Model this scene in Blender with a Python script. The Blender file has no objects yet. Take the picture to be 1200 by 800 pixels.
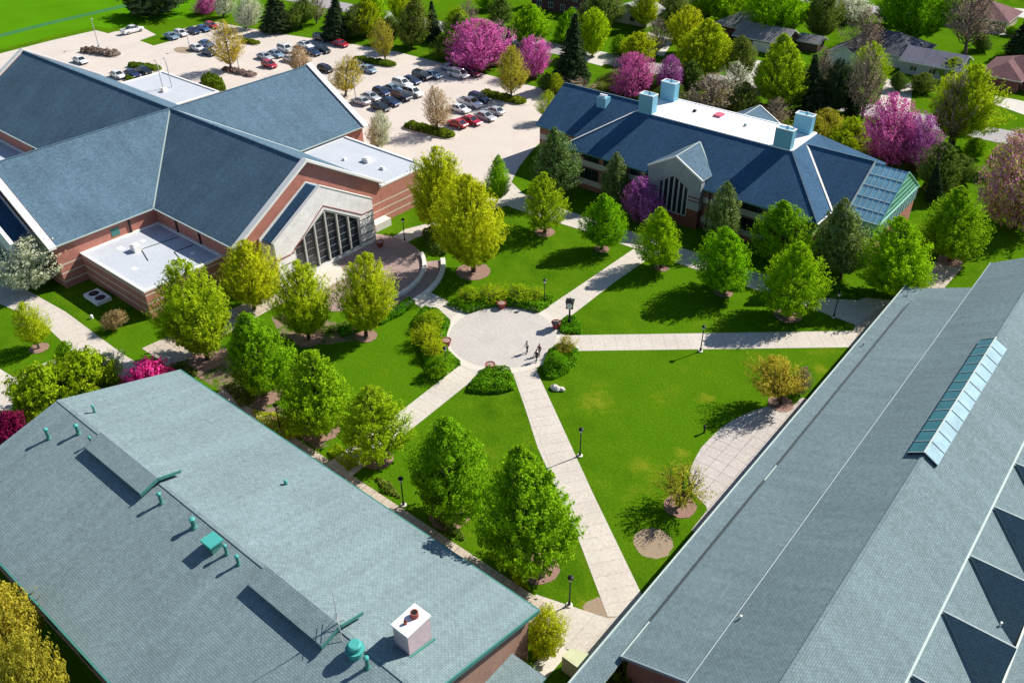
import bpy, math, random
import numpy as np
from mathutils import Vector, Matrix
random.seed(7)
R = math.radians
scene = bpy.context.scene
COL = scene.collection

# ------------------------------------------------------------------ camera
FPX, TH, YAW, ROLL, CAMH = 996.0, 0.61498, 0.6939, -0.00825, 65.0
Fv = np.array([-math.sin(YAW) * math.cos(TH), math.cos(YAW) * math.cos(TH), -math.sin(TH)])
r0 = np.array([math.cos(YAW), math.sin(YAW), 0.0])
u0 = np.cross(r0, Fv)
Rv = r0 * math.cos(ROLL) + u0 * math.sin(ROLL)
Uv = np.cross(Rv, Fv)

def G(x, y, z=0.0):
    """point of the place at height z seen at photo position x, y"""
    d = Fv * FPX + Rv * (x - 600) - Uv * (y - 400)
    return np.array([0, 0, CAMH]) + d * ((z - CAMH) / d[2])

def PIX(p):
    q = np.array(p, float) - [0, 0, CAMH]
    k = q @ Fv
    return 600 + FPX * (q @ Rv) / k, 400 - FPX * (q @ Uv) / k, k

def hgt(bx, by, ty, z0=0.0):
    b = G(bx, by, z0)
    lo, hi = 0.0, 40.0
    for _ in range(40):
        m = (lo + hi) / 2
        if PIX(b + [0, 0, m])[1] > ty: lo = m
        else: hi = m
    return lo

cam_d = bpy.data.cameras.new('camera')
cam = bpy.data.objects.new('camera', cam_d)
COL.objects.link(cam)
cam_d.sensor_fit = 'HORIZONTAL'
cam_d.sensor_width = 36
cam_d.lens = FPX * 36 / 1200
cam_d.clip_end = 3000
cam_d.clip_start = 0.5
m = Matrix(((Rv[0], Uv[0], -Fv[0], 0), (Rv[1], Uv[1], -Fv[1], 0), (Rv[2], Uv[2], -Fv[2], CAMH), (0, 0, 0, 1)))
cam.matrix_world = m
scene.camera = cam

# ------------------------------------------------------------------ light
SUN_EL, SUN_DIR = 40.0, (0.375, 0.927)          # direction in which the sun stands (x, y)
w = bpy.data.worlds.new('World'); scene.world = w; w.use_nodes = True
nt = w.node_tree; nt.nodes.clear()
out = nt.nodes.new('ShaderNodeOutputWorld'); bg = nt.nodes.new('ShaderNodeBackground'); sky = nt.nodes.new('ShaderNodeTexSky')
sky.sky_type = 'NISHITA'; sky.sun_disc = False; sky.sun_elevation = R(SUN_EL); sky.ozone_density = 3.0; sky.dust_density = 0.3
sky.sun_rotation = math.atan2(SUN_DIR[0], SUN_DIR[1])
bg.inputs[1].default_value = 0.076
nt.links.new(sky.outputs[0], bg.inputs[0]); nt.links.new(bg.outputs[0], out.inputs[0])
sl = bpy.data.lights.new('sun', 'SUN'); sl.energy = 5.0; sl.angle = R(0.5); sl.color = (1.0, 0.945, 0.85)
so = bpy.data.objects.new('sun', sl); COL.objects.link(so)
sd = Vector((SUN_DIR[0] * math.cos(R(SUN_EL)), SUN_DIR[1] * math.cos(R(SUN_EL)), math.sin(R(SUN_EL))))
so.rotation_euler = sd.to_track_quat('Z', 'Y').to_euler()
so.location = (0, 0, 120)
vs = scene.view_settings
vs.view_transform = 'Standard'; vs.look = 'None'; vs.exposure = 0.58; vs.gamma = 1; vs.use_curve_mapping = False
scene.cycles.max_bounces = 6
scene.cycles.transparent_max_bounces = 6

# ------------------------------------------------------------------ materials
class NB:
    def __init__(s, name):
        s.m = bpy.data.materials.new(name); s.m.use_nodes = True
        s.t = s.m.node_tree; s.t.nodes.clear(); s.out = s.t.nodes.new('ShaderNodeOutputMaterial')
    def n(s, typ, **kw):
        nd = s.t.nodes.new('ShaderNode' + typ)
        for k, v in kw.items():
            if k.startswith('i_'): 
                key = k[2:]; key = int(key) if key.isdigit() else key.replace('_', ' ')
                nd.inputs[key].default_value = v
            else: setattr(nd, k, v)
        return nd
    def l(s, a, b): s.t.links.new(a, b)

def C4(c): return (c[0], c[1], c[2], 1.0)

def mixc(nb, fac, a, b, mode='MIX'):
    nd = nb.n('MixRGB', blend_type=mode)
    for i, v in ((0, fac), (1, a), (2, b)):
        if isinstance(v, (int, float)): nd.inputs[i].default_value = v
        elif isinstance(v, tuple): nd.inputs[i].default_value = C4(v)
        else: nb.l(v, nd.inputs[i])
    return nd.outputs[0]

def ramp(nb, src, stops):
    nd = nb.n('ValToRGB')
    e = nd.color_ramp.elements
    while len(e) < len(stops): e.new(0.5)
    for el, (p, c) in zip(e, stops):
        el.position = p; el.color = C4(c) if not isinstance(c, (int, float)) else (c, c, c, 1)
    nb.l(src, nd.inputs[0]); return nd.outputs[0]

def noise(nb, scale, detail=3, rough=0.55, coord='Object', vec=None):
    nd = nb.n('TexNoise'); nd.inputs['Scale'].default_value = scale
    nd.inputs['Detail'].default_value = detail; nd.inputs['Roughness'].default_value = rough
    if vec is None:
        if coord == 'World': vec = nb.n('NewGeometry').outputs['Position']
        else: vec = nb.n('TexCoord').outputs[coord]
    nb.l(vec, nd.inputs['Vector']); return nd.outputs['Fac']

def finish(nb, col, rough=0.85, spec=0.3, metal=0.0, bump=None, bstr=0.3, bdist=0.05, alpha=None):
    p = nb.n('BsdfPrincipled')
    if isinstance(col, tuple): p.inputs['Base Color'].default_value = C4(col)
    else: nb.l(col, p.inputs['Base Color'])
    p.inputs['Roughness'].default_value = rough; p.inputs['Metallic'].default_value = metal
    p.inputs['Specular IOR Level'].default_value = spec
    if bump is not None:
        b = nb.n('Bump'); b.inputs['Strength'].default_value = bstr; b.inputs['Distance'].default_value = bdist
        nb.l(bump, b.inputs['Height']); nb.l(b.outputs[0], p.inputs['Normal'])
    nb.l(p.outputs[0], nb.out.inputs[0]); return nb.m

def plain(name, col, rough=0.7, spec=0.3, metal=0.0, vary=0.18, scale=1.5):
    nb = NB(name)
    f = noise(nb, scale, 4, 0.6, 'World')
    c = mixc(nb, f, tuple(x * (1 - vary) for x in col), tuple(min(1, x * (1 + vary)) for x in col))
    return finish(nb, c, rough, spec, metal)

def shingle(name, col, row=0.24, contrast=0.15, mot=.14):
    nb = NB(name)
    uv = nb.n('TexCoord').outputs['UV']
    br = nb.n('TexBrick'); br.offset = 0.5
    nb.l(uv, br.inputs['Vector'])
    br.inputs['Scale'].default_value = 1.0
    br.inputs['Brick Width'].default_value = 0.38; br.inputs['Row Height'].default_value = row
    br.inputs['Mortar Size'].default_value = 0.035; br.inputs['Mortar Smooth'].default_value = 0.6
    br.inputs['Bias'].default_value = -0.1
    br.inputs['Color1'].default_value = C4(tuple(x * (1 + contrast) for x in col))
    br.inputs['Color2'].default_value = C4(tuple(x * (1 - contrast * 0.8) for x in col))
    br.inputs['Mortar'].default_value = C4(tuple(x * 0.68 for x in col))
    n1 = noise(nb, 0.16, 4, 0.6, 'World')
    n2 = noise(nb, 2.6, 4, 0.75, 'World')
    c = mixc(nb, 1.0, br.outputs['Color'], ramp(nb, n1, [(0.3, 1 - mot), (0.72, 1 + mot * .85)]), 'MULTIPLY')
    c = mixc(nb, 1.0, c, ramp(nb, n2, [(0.3, 0.82), (0.7, 1.18)]), 'MULTIPLY')
    # faint streaks running down the slope
    mp = nb.n('Mapping'); nb.l(uv, mp.inputs[0]); mp.inputs['Scale'].default_value = (0.7, 0.06, 1)
    n3 = noise(nb, 1.0, 3, 0.6, vec=mp.outputs[0])
    c = mixc(nb, 1.0, c, ramp(nb, n3, [(0.3, 0.90), (0.7, 1.08)]), 'MULTIPLY')
    return finish(nb, c, 0.92, 0.2, bump=br.outputs['Fac'], bstr=-0.35, bdist=0.03)

def brickmat(name, col, bands=(), band_col=(0.62, 0.56, 0.5), mortar=(0.46, 0.30, 0.25)):
    nb = NB(name)
    uv = nb.n('TexCoord').outputs['UV']
    br = nb.n('TexBrick'); nb.l(uv, br.inputs['Vector'])
    br.inputs['Scale'].default_value = 1; br.inputs['Brick Width'].default_value = 0.3
    br.inputs['Row Height'].default_value = 0.1; br.inputs['Mortar Size'].default_value = 0.012
    br.inputs['Color1'].default_value = C4(tuple(min(.9, x * 1.12) for x in col)); br.inputs['Color2'].default_value = C4(tuple(x * 0.88 for x in col))
    br.inputs['Mortar'].default_value = C4(mortar)
    n1 = noise(nb, 0.7, 4, 0.65, 'World')
    c = mixc(nb, 1.0, br.outputs['Color'], ramp(nb, n1, [(0.3, 0.88), (0.7, 1.1)]), 'MULTIPLY')
    if bands:
        sep = nb.n('SeparateXYZ'); nb.l(nb.n('NewGeometry').outputs['Position'], sep.inputs[0])
        mask = None
        for z0, z1 in bands:
            a = nb.n('Math', operation='GREATER_THAN'); nb.l(sep.outputs[2], a.inputs[0]); a.inputs[1].default_value = z0
            b = nb.n('Math', operation='LESS_THAN'); nb.l(sep.outputs[2], b.inputs[0]); b.inputs[1].default_value = z1
            k = nb.n('Math', operation='MULTIPLY'); nb.l(a.outputs[0], k.inputs[0]); nb.l(b.outputs[0], k.inputs[1])
            if mask is None: mask = k.outputs[0]
            else:
                q = nb.n('Math', operation='MAXIMUM'); nb.l(mask, q.inputs[0]); nb.l(k.outputs[0], q.inputs[1]); mask = q.outputs[0]
        c = mixc(nb, mask, c, band_col)
    return finish(nb, c, 0.88, 0.25)

def concrete(name, col, joint=1.6, jw=0.05, jcol=0.72, jx=None, vary=0.1, stain=0.12):
    nb = NB(name)
    n1 = noise(nb, 0.22, 5, 0.65, 'World'); n2 = noise(nb, 3.0, 4, 0.7, 'World')
    c = mixc(nb, n1, tuple(x * (1 - vary) for x in col), tuple(min(0.95, x * (1 + vary)) for x in col))
    c = mixc(nb, 1.0, c, ramp(nb, n2, [(0.3, 1 - stain), (0.7, 1 + stain * 0.5)]), 'MULTIPLY')
    if joint:
        br = nb.n('TexBrick'); br.offset = 0.0; nb.l(nb.n('TexCoord').outputs['UV'], br.inputs['Vector'])
        br.inputs['Scale'].default_value = 1; br.inputs['Brick Width'].default_value = jx or joint; br.inputs['Row Height'].default_value = joint
        br.inputs['Mortar Size'].default_value = jw; br.inputs['Mortar Smooth'].default_value = 0.3
        br.inputs['Color1'].default_value = (1, 1, 1, 1); br.inputs['Color2'].default_value = (0.95, 0.945, 0.94, 1)
        br.inputs['Mortar'].default_value = (jcol, jcol, jcol, 1)
        c = mixc(nb, 1.0, c, br.outputs['Color'], 'MULTIPLY')
    return finish(nb, c, 0.85, 0.25)

def leafmat(name, cols, trans=0.35, hue=0.04):
    """cols: dark-to-light leaf tones, one drawn per leaf (u) with a clump-wise drift (v)"""
    nb = NB(name)
    sep = nb.n('SeparateXYZ'); nb.l(nb.n('TexCoord').outputs['UV'], sep.inputs[0])
    k = len(cols)
    c = ramp(nb, sep.outputs[0], [(i / max(1, k - 1), cc) for i, cc in enumerate(cols)])
    c2 = ramp(nb, sep.outputs[1], [(0.0, 0.74), (1.0, 1.26)])
    c = mixc(nb, 1.0, c, c2, 'MULTIPLY')
    hs = nb.n('HueSaturation')
    oi = nb.n('ObjectInfo')
    mr = nb.n('MapRange'); nb.l(oi.outputs['Random'], mr.inputs[0]); mr.inputs[3].default_value = 0.5 - hue * 0.5; mr.inputs[4].default_value = 0.5 + hue * 0.5
    mv = nb.n('MapRange'); nb.l(oi.outputs['Random'], mv.inputs[0]); mv.inputs[3].default_value = 1.1; mv.inputs[4].default_value = 0.9
    nb.l(mr.outputs[0], hs.inputs['Hue']); nb.l(mv.outputs[0], hs.inputs['Value']); nb.l(c, hs.inputs['Color'])
    d = nb.n('BsdfDiffuse'); t = nb.n('BsdfTranslucent'); mx = nb.n('MixShader'); mx.inputs[0].default_value = trans
    nb.l(hs.outputs[0], d.inputs[0]); nb.l(hs.outputs[0], t.inputs[0])
    nb.l(d.outputs[0], mx.inputs[1]); nb.l(t.outputs[0], mx.inputs[2]); nb.l(mx.outputs[0], nb.out.inputs[0])
    return nb.m

def glassmat(name, col, rough=0.08, spec=0.8):
    nb = NB(name)
    n1 = noise(nb, 0.5, 3, 0.6, 'World')
    c = mixc(nb, n1, tuple(x * 0.6 for x in col), tuple(x * 1.4 for x in col))
    return finish(nb, c, rough, spec)

def grassmat():
    nb = NB('lawn_grass')
    big = noise(nb, 0.035, 4, 0.6, 'World'); mid = noise(nb, 0.28, 5, 0.65, 'World'); fine = noise(nb, 3.5, 5, 0.8, 'World'); tuft = noise(nb, 14.0, 3, 0.8, 'World')
    c = mixc(nb, ramp(nb, mid, [(0.3, 0.0), (0.7, 1.0)]), (0.038, 0.108, 0.003), (0.092, 0.178, 0.005))
    c = mixc(nb, ramp(nb, big, [(0.38, 0.0), (0.58, 0.85)]), c, (0.070, 0.166, 0.004))
    # worn yellowish patches
    pn = noise(nb, 0.14, 6, 0.8, 'World')
    c = mixc(nb, ramp(nb, pn, [(0.56, 0.0), (0.70, 0.6)]), c, (0.15, 0.185, 0.010))
    # thin yellowed spots in the turf at known places
    pos = nb.n('NewGeometry').outputs['Position']; warp = noise(nb, .9, 4, .7, 'World')
    for sx_, sy_, rr_ in ((751, 546, 1.5), (828, 466, 1.3), (690, 716, 1.6), (962, 432, 1.2), (800, 530, 1.0), (700, 470, 2.2)):
        gpt = G(sx_, sy_)
        dd = nb.n('VectorMath', operation='DISTANCE'); nb.l(pos, dd.inputs[0]); dd.inputs[1].default_value = tuple(gpt)
        ad = nb.n('Math', operation='MULTIPLY_ADD'); nb.l(warp, ad.inputs[0]); ad.inputs[1].default_value = rr_ * 3.0; nb.l(dd.outputs['Value'], ad.inputs[2])
        mr = nb.n('MapRange'); nb.l(ad.outputs[0], mr.inputs[0]); mr.inputs[1].default_value = rr_ * 1.2; mr.inputs[2].default_value = rr_ * 2.6; mr.inputs[3].default_value = .75; mr.inputs[4].default_value = 0.0
        c = mixc(nb, mr.outputs[0], c, (0.22, 0.24, 0.015))
    c = mixc(nb, 1.0, c, ramp(nb, fine, [(0.25, 0.55), (0.75, 1.42)]), 'MULTIPLY')
    c = mixc(nb, 1.0, c, ramp(nb, tuft, [(0.3, 0.8), (0.7, 1.2)]), 'MULTIPLY')
    return finish(nb, c, 1.0, 0.0, bump=fine, bstr=0.6, bdist=0.12)

M = {}
M['grass'] = grassmat()
M['field'] = plain('field_line_turf', (0.045, 0.17, 0.05), 0.9, 0.1, vary=0.25, scale=0.6)
M['path'] = concrete('path_concrete', (0.56, 0.51, 0.45), 60, 0.035, 0.70, jx=1.6, vary=.22, stain=.2)
M['plaza'] = concrete('plaza_concrete', (0.49, 0.455, 0.425), 1.9, 0.02, 0.84, vary=.16, stain=.16)
M['ring'] = concrete('plaza_border_concrete', (0.60, 0.55, 0.48), 0)
M['patio'] = concrete('patio_slabs', (0.50, 0.46, 0.43), 1.5, 0.045, 0.6, stain=0.25)
M['kerbwalk'] = concrete('worn_walk', (0.50, 0.43, 0.35), 1.5, 0.06, 0.6, stain=0.35)
M['lot'] = concrete('parking_concrete', (0.585, 0.52, 0.465), 4.5, 0.035, 0.88, vary=.12, stain=0.16)
M['street'] = concrete('street_surface', (0.34, 0.32, 0.32), 6.0, 0.04, 0.8, stain=0.1)
M['drive'] = concrete('driveway_concrete', (0.56, 0.53, 0.48), 3.0, 0.05, 0.8)
M['paver'] = brickmat('brick_pavers', (0.33, 0.22, 0.20), mortar=(0.3, 0.26, 0.25))
M['mulch'] = plain('bark_mulch', (0.27, 0.17, 0.135), 0.95, 0.1, vary=0.55, scale=5)
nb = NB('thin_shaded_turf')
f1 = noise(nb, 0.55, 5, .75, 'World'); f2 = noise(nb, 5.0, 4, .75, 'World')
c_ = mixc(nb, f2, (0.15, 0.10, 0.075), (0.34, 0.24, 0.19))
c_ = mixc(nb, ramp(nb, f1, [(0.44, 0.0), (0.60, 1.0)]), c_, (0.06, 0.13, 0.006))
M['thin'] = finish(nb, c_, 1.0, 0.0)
M['soil'] = plain('bare_soil', (0.30, 0.23, 0.16), 0.95, 0.1, vary=0.3, scale=4)
M['stone'] = concrete('pale_stone', (0.70, 0.66, 0.62), 0.9, 0.02, 0.82, jx=2.2)
M['stonebands'] = brickmat('portal_stone', (0.87, 0.81, 0.80), [(0.75, 0.95), (2.05, 2.2), (3.3, 3.45), (4.55, 4.7)], (0.10, 0.05, 0.045), mortar=(0.84, 0.78, 0.77))
M['coping'] = plain('white_coping', (0.80, 0.78, 0.75), 0.6, vary=0.08)
M['flat'] = concrete('flat_roof_membrane', (0.47, 0.50, 0.55), 0, vary=0.14, stain=0.12)
M['whiteflat'] = concrete('white_roof_membrane', (0.84, 0.84, 0.85), 0, vary=0.03, stain=0.05)
M['slate'] = shingle('slate_blue_shingles', (0.086, 0.148, 0.205), contrast=.2)
M['slate2'] = shingle('deep_blue_shingles', (0.038, 0.100, 0.185), contrast=.2)
M['green'] = shingle('grey_green_shingles', (0.195, 0.265, 0.28), row=0.2, contrast=0.10, mot=.07)
M['green2'] = shingle('pale_green_grey_shingles', (0.170, 0.236, 0.255), row=0.2, contrast=0.10, mot=.07)
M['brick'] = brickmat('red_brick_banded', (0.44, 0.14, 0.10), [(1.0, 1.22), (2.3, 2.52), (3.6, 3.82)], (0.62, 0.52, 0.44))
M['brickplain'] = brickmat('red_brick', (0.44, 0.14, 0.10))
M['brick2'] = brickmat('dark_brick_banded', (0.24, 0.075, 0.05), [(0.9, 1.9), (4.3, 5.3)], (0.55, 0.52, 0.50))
M['tanbrick'] = brickmat('brown_brick', (0.30, 0.165, 0.11))
M['trimteal'] = plain('teal_metal', (0.055, 0.20, 0.17), 0.5, vary=0.12)
M['ventteal'] = plain('turquoise_vent', (0.06, 0.34, 0.31), 0.5, vary=0.12)
M['gutter'] = plain('pale_gutter', (0.42, 0.50, 0.47), 0.45, vary=0.12)
M['flash'] = plain('grey_flashing', (0.30, 0.36, 0.38), 0.5)
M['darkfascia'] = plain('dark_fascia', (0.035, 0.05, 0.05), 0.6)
M['wglass'] = glassmat('dark_window_glass', (0.018, 0.025, 0.032))
M['frame'] = plain('window_frame', (0.55, 0.54, 0.52), 0.5, vary=0.06)
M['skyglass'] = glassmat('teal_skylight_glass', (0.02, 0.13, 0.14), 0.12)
M['skyglass_reflect'] = glassmat('skylight_glass_reflection', (0.30, 0.46, 0.52), 0.25, 0.6)  # reflection on the skylight glass, painted in as a paler colour
M['ghglass'] = glassmat('glasshouse_glass', (0.20, 0.42, 0.55), 0.12, 0.9)
M['ghgreen'] = glassmat('green_glass', (0.06, 0.27, 0.23), 0.12, 0.9)
M['metalblue'] = plain('pale_blue_metal', (0.17, 0.40, 0.52), 0.5, vary=0.06)
M['black'] = plain('black_iron', (0.02, 0.022, 0.024), 0.5, vary=0.1)
M['pole'] = plain('grey_pole', (0.42, 0.42, 0.42), 0.5, vary=0.08)
M['lampglass'] = plain('lamp_glass', (0.75, 0.75, 0.72), 0.3, vary=0.03)
M['white'] = plain('white_paint', (0.78, 0.78, 0.77), 0.5, vary=0.04)
M['planter'] = plain('maroon_planter', (0.26, 0.055, 0.05), 0.6, vary=0.2)
M['planterin'] = plain('planter_soil', (0.30, 0.22, 0.18), 0.95, vary=0.3, scale=4)
M['rock'] = plain('pale_rock', (0.66, 0.62, 0.56), 0.9, vary=0.25, scale=2)
M['bark'] = plain('bark', (0.075, 0.055, 0.042), 0.95, 0.1, vary=0.3, scale=3)
M['barkgrey'] = plain('grey_bark', (0.15, 0.125, 0.11), 0.95, 0.1, vary=0.3, scale=3)
M['cpink'] = brickmat('pink_chimney_brick', (0.50, 0.36, 0.38), mortar=(0.62, 0.55, 0.56))
M['cap'] = plain('white_cap', (0.80, 0.79, 0.78), 0.7, vary=0.05)
M['flue'] = plain('terracotta_flue', (0.30, 0.08, 0.06), 0.8)
M['fluein'] = plain('flue_inside', (0.01, 0.01, 0.01), 0.9)
M['tyre'] = plain('tyre_rubber', (0.012, 0.012, 0.013), 0.85)
M['rim'] = plain('wheel_rim', (0.45, 0.46, 0.47), 0.35, metal=0.6)
M['carglass'] = glassmat('car_glass', (0.016, 0.024, 0.034), 0.06, 0.9)
M['headlight'] = plain('headlight_lens', (0.75, 0.75, 0.75), 0.2, vary=0.02)
M['taillight'] = plain('taillight_lens', (0.35, 0.01, 0.01), 0.3, vary=0.02)
nb = NB('car_paint'); oi = nb.n('ObjectInfo'); p = nb.n('BsdfPrincipled'); nb.l(oi.outputs['Color'], p.inputs['Base Color'])
p.inputs['Roughness'].default_value = 0.32; p.inputs['Coat Weight'].default_value = 0.7; p.inputs['Coat Roughness'].default_value = 0.08
p.inputs['Metallic'].default_value = 0.15
nb.l(p.outputs[0], nb.out.inputs[0]); M['paint'] = nb.m

# ------------------------------------------------------------------ mesh builder and things
class MB:
    def __init__(s): s.v = []; s.f = []; s.mi = []; s.ud = []
    def poly(s, pts, m=0, ud=None):
        b = len(s.v); s.v += [tuple(float(c) for c in p) for p in pts]
        s.f.append(tuple(range(b, b + len(pts)))); s.mi.append(m); s.ud.append(ud)
    def box(s, x0, x1, y0, y1, z0, z1, m=0, mtop=None):
        a = [(x0, y0), (x1, y0), (x1, y1), (x0, y1)]; s.prism(a, z0, z1, m, mtop)
    def prism(s, a, z0, z1, m=0, mtop=None):
        n = len(a); area = sum(a[i][0] * a[(i + 1) % n][1] - a[(i + 1) % n][0] * a[i][1] for i in range(n))
        if area < 0: a = a[::-1]
        s.poly([(p[0], p[1], z1) for p in a], m if mtop is None else mtop)
        s.poly([(p[0], p[1], z0) for p in a[::-1]], m)
        for i in range(n):
            p, q = a[i], a[(i + 1) % n]
            s.poly([(p[0], p[1], z0), (q[0], q[1], z0), (q[0], q[1], z1), (p[0], p[1], z1)], m)
    def slab(s, pts, t, m=0, medge=None):
        """a sloping sheet: top polygon and the same polygon t below"""
        n = len(pts)
        v = Vector((0, 0, 0))
        for i in range(n): v += Vector(pts[i]).cross(Vector(pts[(i + 1) % n]))
        if v.z < 0: pts = pts[::-1]
        me = m if medge is None else medge
        s.poly(pts, m); lo = [(p[0], p[1], p[2] - t) for p in pts]; s.poly(lo[::-1], me)
        for i in range(n):
            j = (i + 1) % n; s.poly([lo[i], lo[j], pts[j], pts[i]], me)
    def bar(s, a, b, w, h, m=0):
        a = Vector(a); b = Vector(b); d = (b - a).normalized()
        side = d.cross(Vector((0, 0, 1)))
        if side.length < 1e-4: side = Vector((1, 0, 0))
        side.normalize(); up = side.cross(d).normalized()
        c = [(-w / 2, -h / 2), (w / 2, -h / 2), (w / 2, h / 2), (-w / 2, h / 2)]
        A = [a + side * x + up * y for x, y in c]; B = [b + side * x + up * y for x, y in c]
        s.poly(A[::-1][::-1], m); s.poly(B[::-1], m)
        for i in range(4):
            j = (i + 1) % 4; s.poly([A[i], B[i], B[j], A[j]], m)
    def tube(s, pts, rad, n=8, m=0, cap=True):
        pts = [Vector(p) for p in pts]; rings = []
        for i, p in enumerate(pts):
            d = (pts[min(i + 1, len(pts) - 1)] - pts[max(i - 1, 0)]).normalized()
            x = d.orthogonal().normalized() if i == 0 else (rings_x - d * rings_x.dot(d)).normalized()
            rings_x = x; y = d.cross(x)
            r = rad[i] if isinstance(rad, (list, tuple)) else rad
            rings.append([p + x * (r * math.cos(2 * math.pi * k / n)) + y * (r * math.sin(2 * math.pi * k / n)) for k in range(n)])
        for i in range(len(rings) - 1):
            for k in range(n):
                j = (k + 1) % n; s.poly([rings[i][k], rings[i][j], rings[i + 1][j], rings[i + 1][k]], m)
        if cap: s.poly(rings[0][::-1], m); s.poly(rings[-1], m)
    def lathe(s, cx, cy, prof, n=16, m=0):
        rs = [[(cx + r * math.cos(2 * math.pi * k / n), cy + r * math.sin(2 * math.pi * k / n), z) for k in range(n)] for r, z in prof]
        for i in range(len(rs) - 1):
            for k in range(n):
                j = (k + 1) % n; s.poly([rs[i][k], rs[i][j], rs[i + 1][j], rs[i + 1][k]], m)
        s.poly(rs[0][::-1], m); s.poly(rs[-1], m)
    def sphere(s, c, r, m=0, nu=10, nv=6, sq=(1, 1, 1), jit=0):
        g = []
        for i in range(nv + 1):
            th = math.pi * i / nv; row = []
            for k in range(nu):
                ph = 2 * math.pi * k / nu; q = 1 + random.uniform(-jit, jit)
                row.append((c[0] + r * sq[0] * q * math.sin(th) * math.cos(ph), c[1] + r * sq[1] * q * math.sin(th) * math.sin(ph), c[2] + r * sq[2] * q * math.cos(th)))
            g.append(row)
        for i in range(nv):
            for k in range(nu):
                j = (k + 1) % nu
                if i == 0: s.poly([g[0][0], g[1][k], g[1][j]], m)
                elif i == nv - 1: s.poly([g[i][k], g[nv][0], g[i][j]], m)
                else: s.poly([g[i][k], g[i + 1][k], g[i + 1][j], g[i][j]], m)
    def build(s, name, mats, parent=None, smooth=False, origin=None, weld=False):
        if not isinstance(mats, (list, tuple)): mats = [mats]
        off = Vector(ORG.get(parent.name, (0, 0, 0))) if parent else Vector(origin or (0, 0, 0))
        me = bpy.data.meshes.new(name)
        me.from_pydata([tuple(Vector(v) - off) for v in s.v], [], s.f)
        for mt in mats: me.materials.append(M[mt] if isinstance(mt, str) else mt)
        me.polygons.foreach_set('material_index', s.mi)
        uvl = me.uv_layers.new(name='UVMap'); uv = []
        for f, ud in zip(s.f, s.ud):
            P = [Vector(s.v[i]) for i in f]
            nrm = Vector((0, 0, 0))
            for i in range(len(P)): nrm += P[i].cross(P[(i + 1) % len(P)])
            if nrm.length < 1e-9: nrm = Vector((0, 0, 1))
            nrm.normalize()
            if ud is not None: u = Vector((ud[0], ud[1], 0)).normalized()
            elif abs(nrm.z) > 0.999: u = Vector((1, 0, 0))
            else: u = Vector((0, 0, 1)).cross(nrm).normalized()
            vv = nrm.cross(u).normalized()
            o_ = Vector(ud[2]) if ud is not None and len(ud) > 2 else Vector((0, 0, 0))
            for p_ in P: uv += [(p_ - o_).dot(u), (p_ - o_).dot(vv)]
        uvl.data.foreach_set('uv', uv)
        if smooth: me.polygons.foreach_set('use_smooth', [True] * len(s.f))
        if weld:
            import bmesh
            bm = bmesh.new(); bm.from_mesh(me); bmesh.ops.remove_doubles(bm, verts=bm.verts, dist=1e-4); bm.to_mesh(me); bm.free()
        me.update()
        o = bpy.data.objects.new(name, me); COL.objects.link(o)
        if parent: o.parent = parent; ORG[o.name] = tuple(off)
        else: o.location = off; ORG[o.name] = tuple(off)
        return o

ORG = {}
def tag(o, label=None, cat=None, group=None, kind=None):
    if label: o['label'] = label
    if cat: o['category'] = cat
    if group: o['group'] = group
    if kind: o['kind'] = kind
    return o
def thing(name, label, cat, loc=(0, 0, 0), group=None):
    o = bpy.data.objects.new(name, None); COL.objects.link(o); o.location = tuple(float(c) for c in loc)
    o.empty_display_size = 0.5
    ORG[o.name] = tuple(float(c) for c in loc)
    return tag(o, label, cat, group)
def copy_tree(o, parent=None):
    c = o.copy(); COL.objects.link(c); c.parent = parent
    for ch in [x for x in CH.get(o.name, o.children)]: copy_tree(ch, c)
    return c
CH = {}

# ------------------------------------------------------------------ the ground
def sheet(name, pts, mat, z, ud=None, kind='structure', thick=None):
    b = MB()
    P = [(p[0], p[1], z) for p in pts]
    n = len(P); area = sum(P[i][0] * P[(i + 1) % n][1] - P[(i + 1) % n][0] * P[i][1] for i in range(n))
    if area < 0: P = P[::-1]
    if thick:
        b.prism([(p[0], p[1]) for p in P], z - thick, z)
    else: b.poly(P, 0, ud)
    return tag(b.build(name, mat), kind=kind)
def gp(pts): return [G(x, y)[:2] for x, y in pts]
def circle(c, r, n=48, a0=0, a1=2 * math.pi, jit=0, sq=1.0):
    return [(c[0] + r * (1 + random.uniform(-jit, jit)) * math.cos(a0 + (a1 - a0) * k / n), c[1] + sq * r * (1 + random.uniform(-jit, jit)) * math.sin(a0 + (a1 - a0) * k / n)) for k in range(n)]

b = MB()
b.poly([(-1500, -1200, 0), (900, -1200, 0), (900, 1800, 0), (-1500, 1800, 0)])
tag(b.build('ground', 'grass'), kind='structure')

PLC = (-60.6, 70.9); PLR = 7.75
def path(name, a, b_, mat='path', z=0.012):
    """a: pixel polyline of one edge, b_: of the other"""
    A = gp(a); B = gp(b_)
    d = (A[-1][0] - A[0][0], A[-1][1] - A[0][1])
    mb = MB(); mb.poly([(p[0], p[1], z) for p in (A + B[::-1])], 0, (d[0], d[1], (A[0][0], A[0][1], z)))
    v = Vector((0, 0, 0)); P = [Vector(x) for x in mb.v]
    for i in range(len(P)): v += P[i].cross(P[(i + 1) % len(P)])
    if v.z < 0:
        mb.f[0] = mb.f[0][::-1]
    return tag(mb.build(name, mat), kind='structure')

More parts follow.
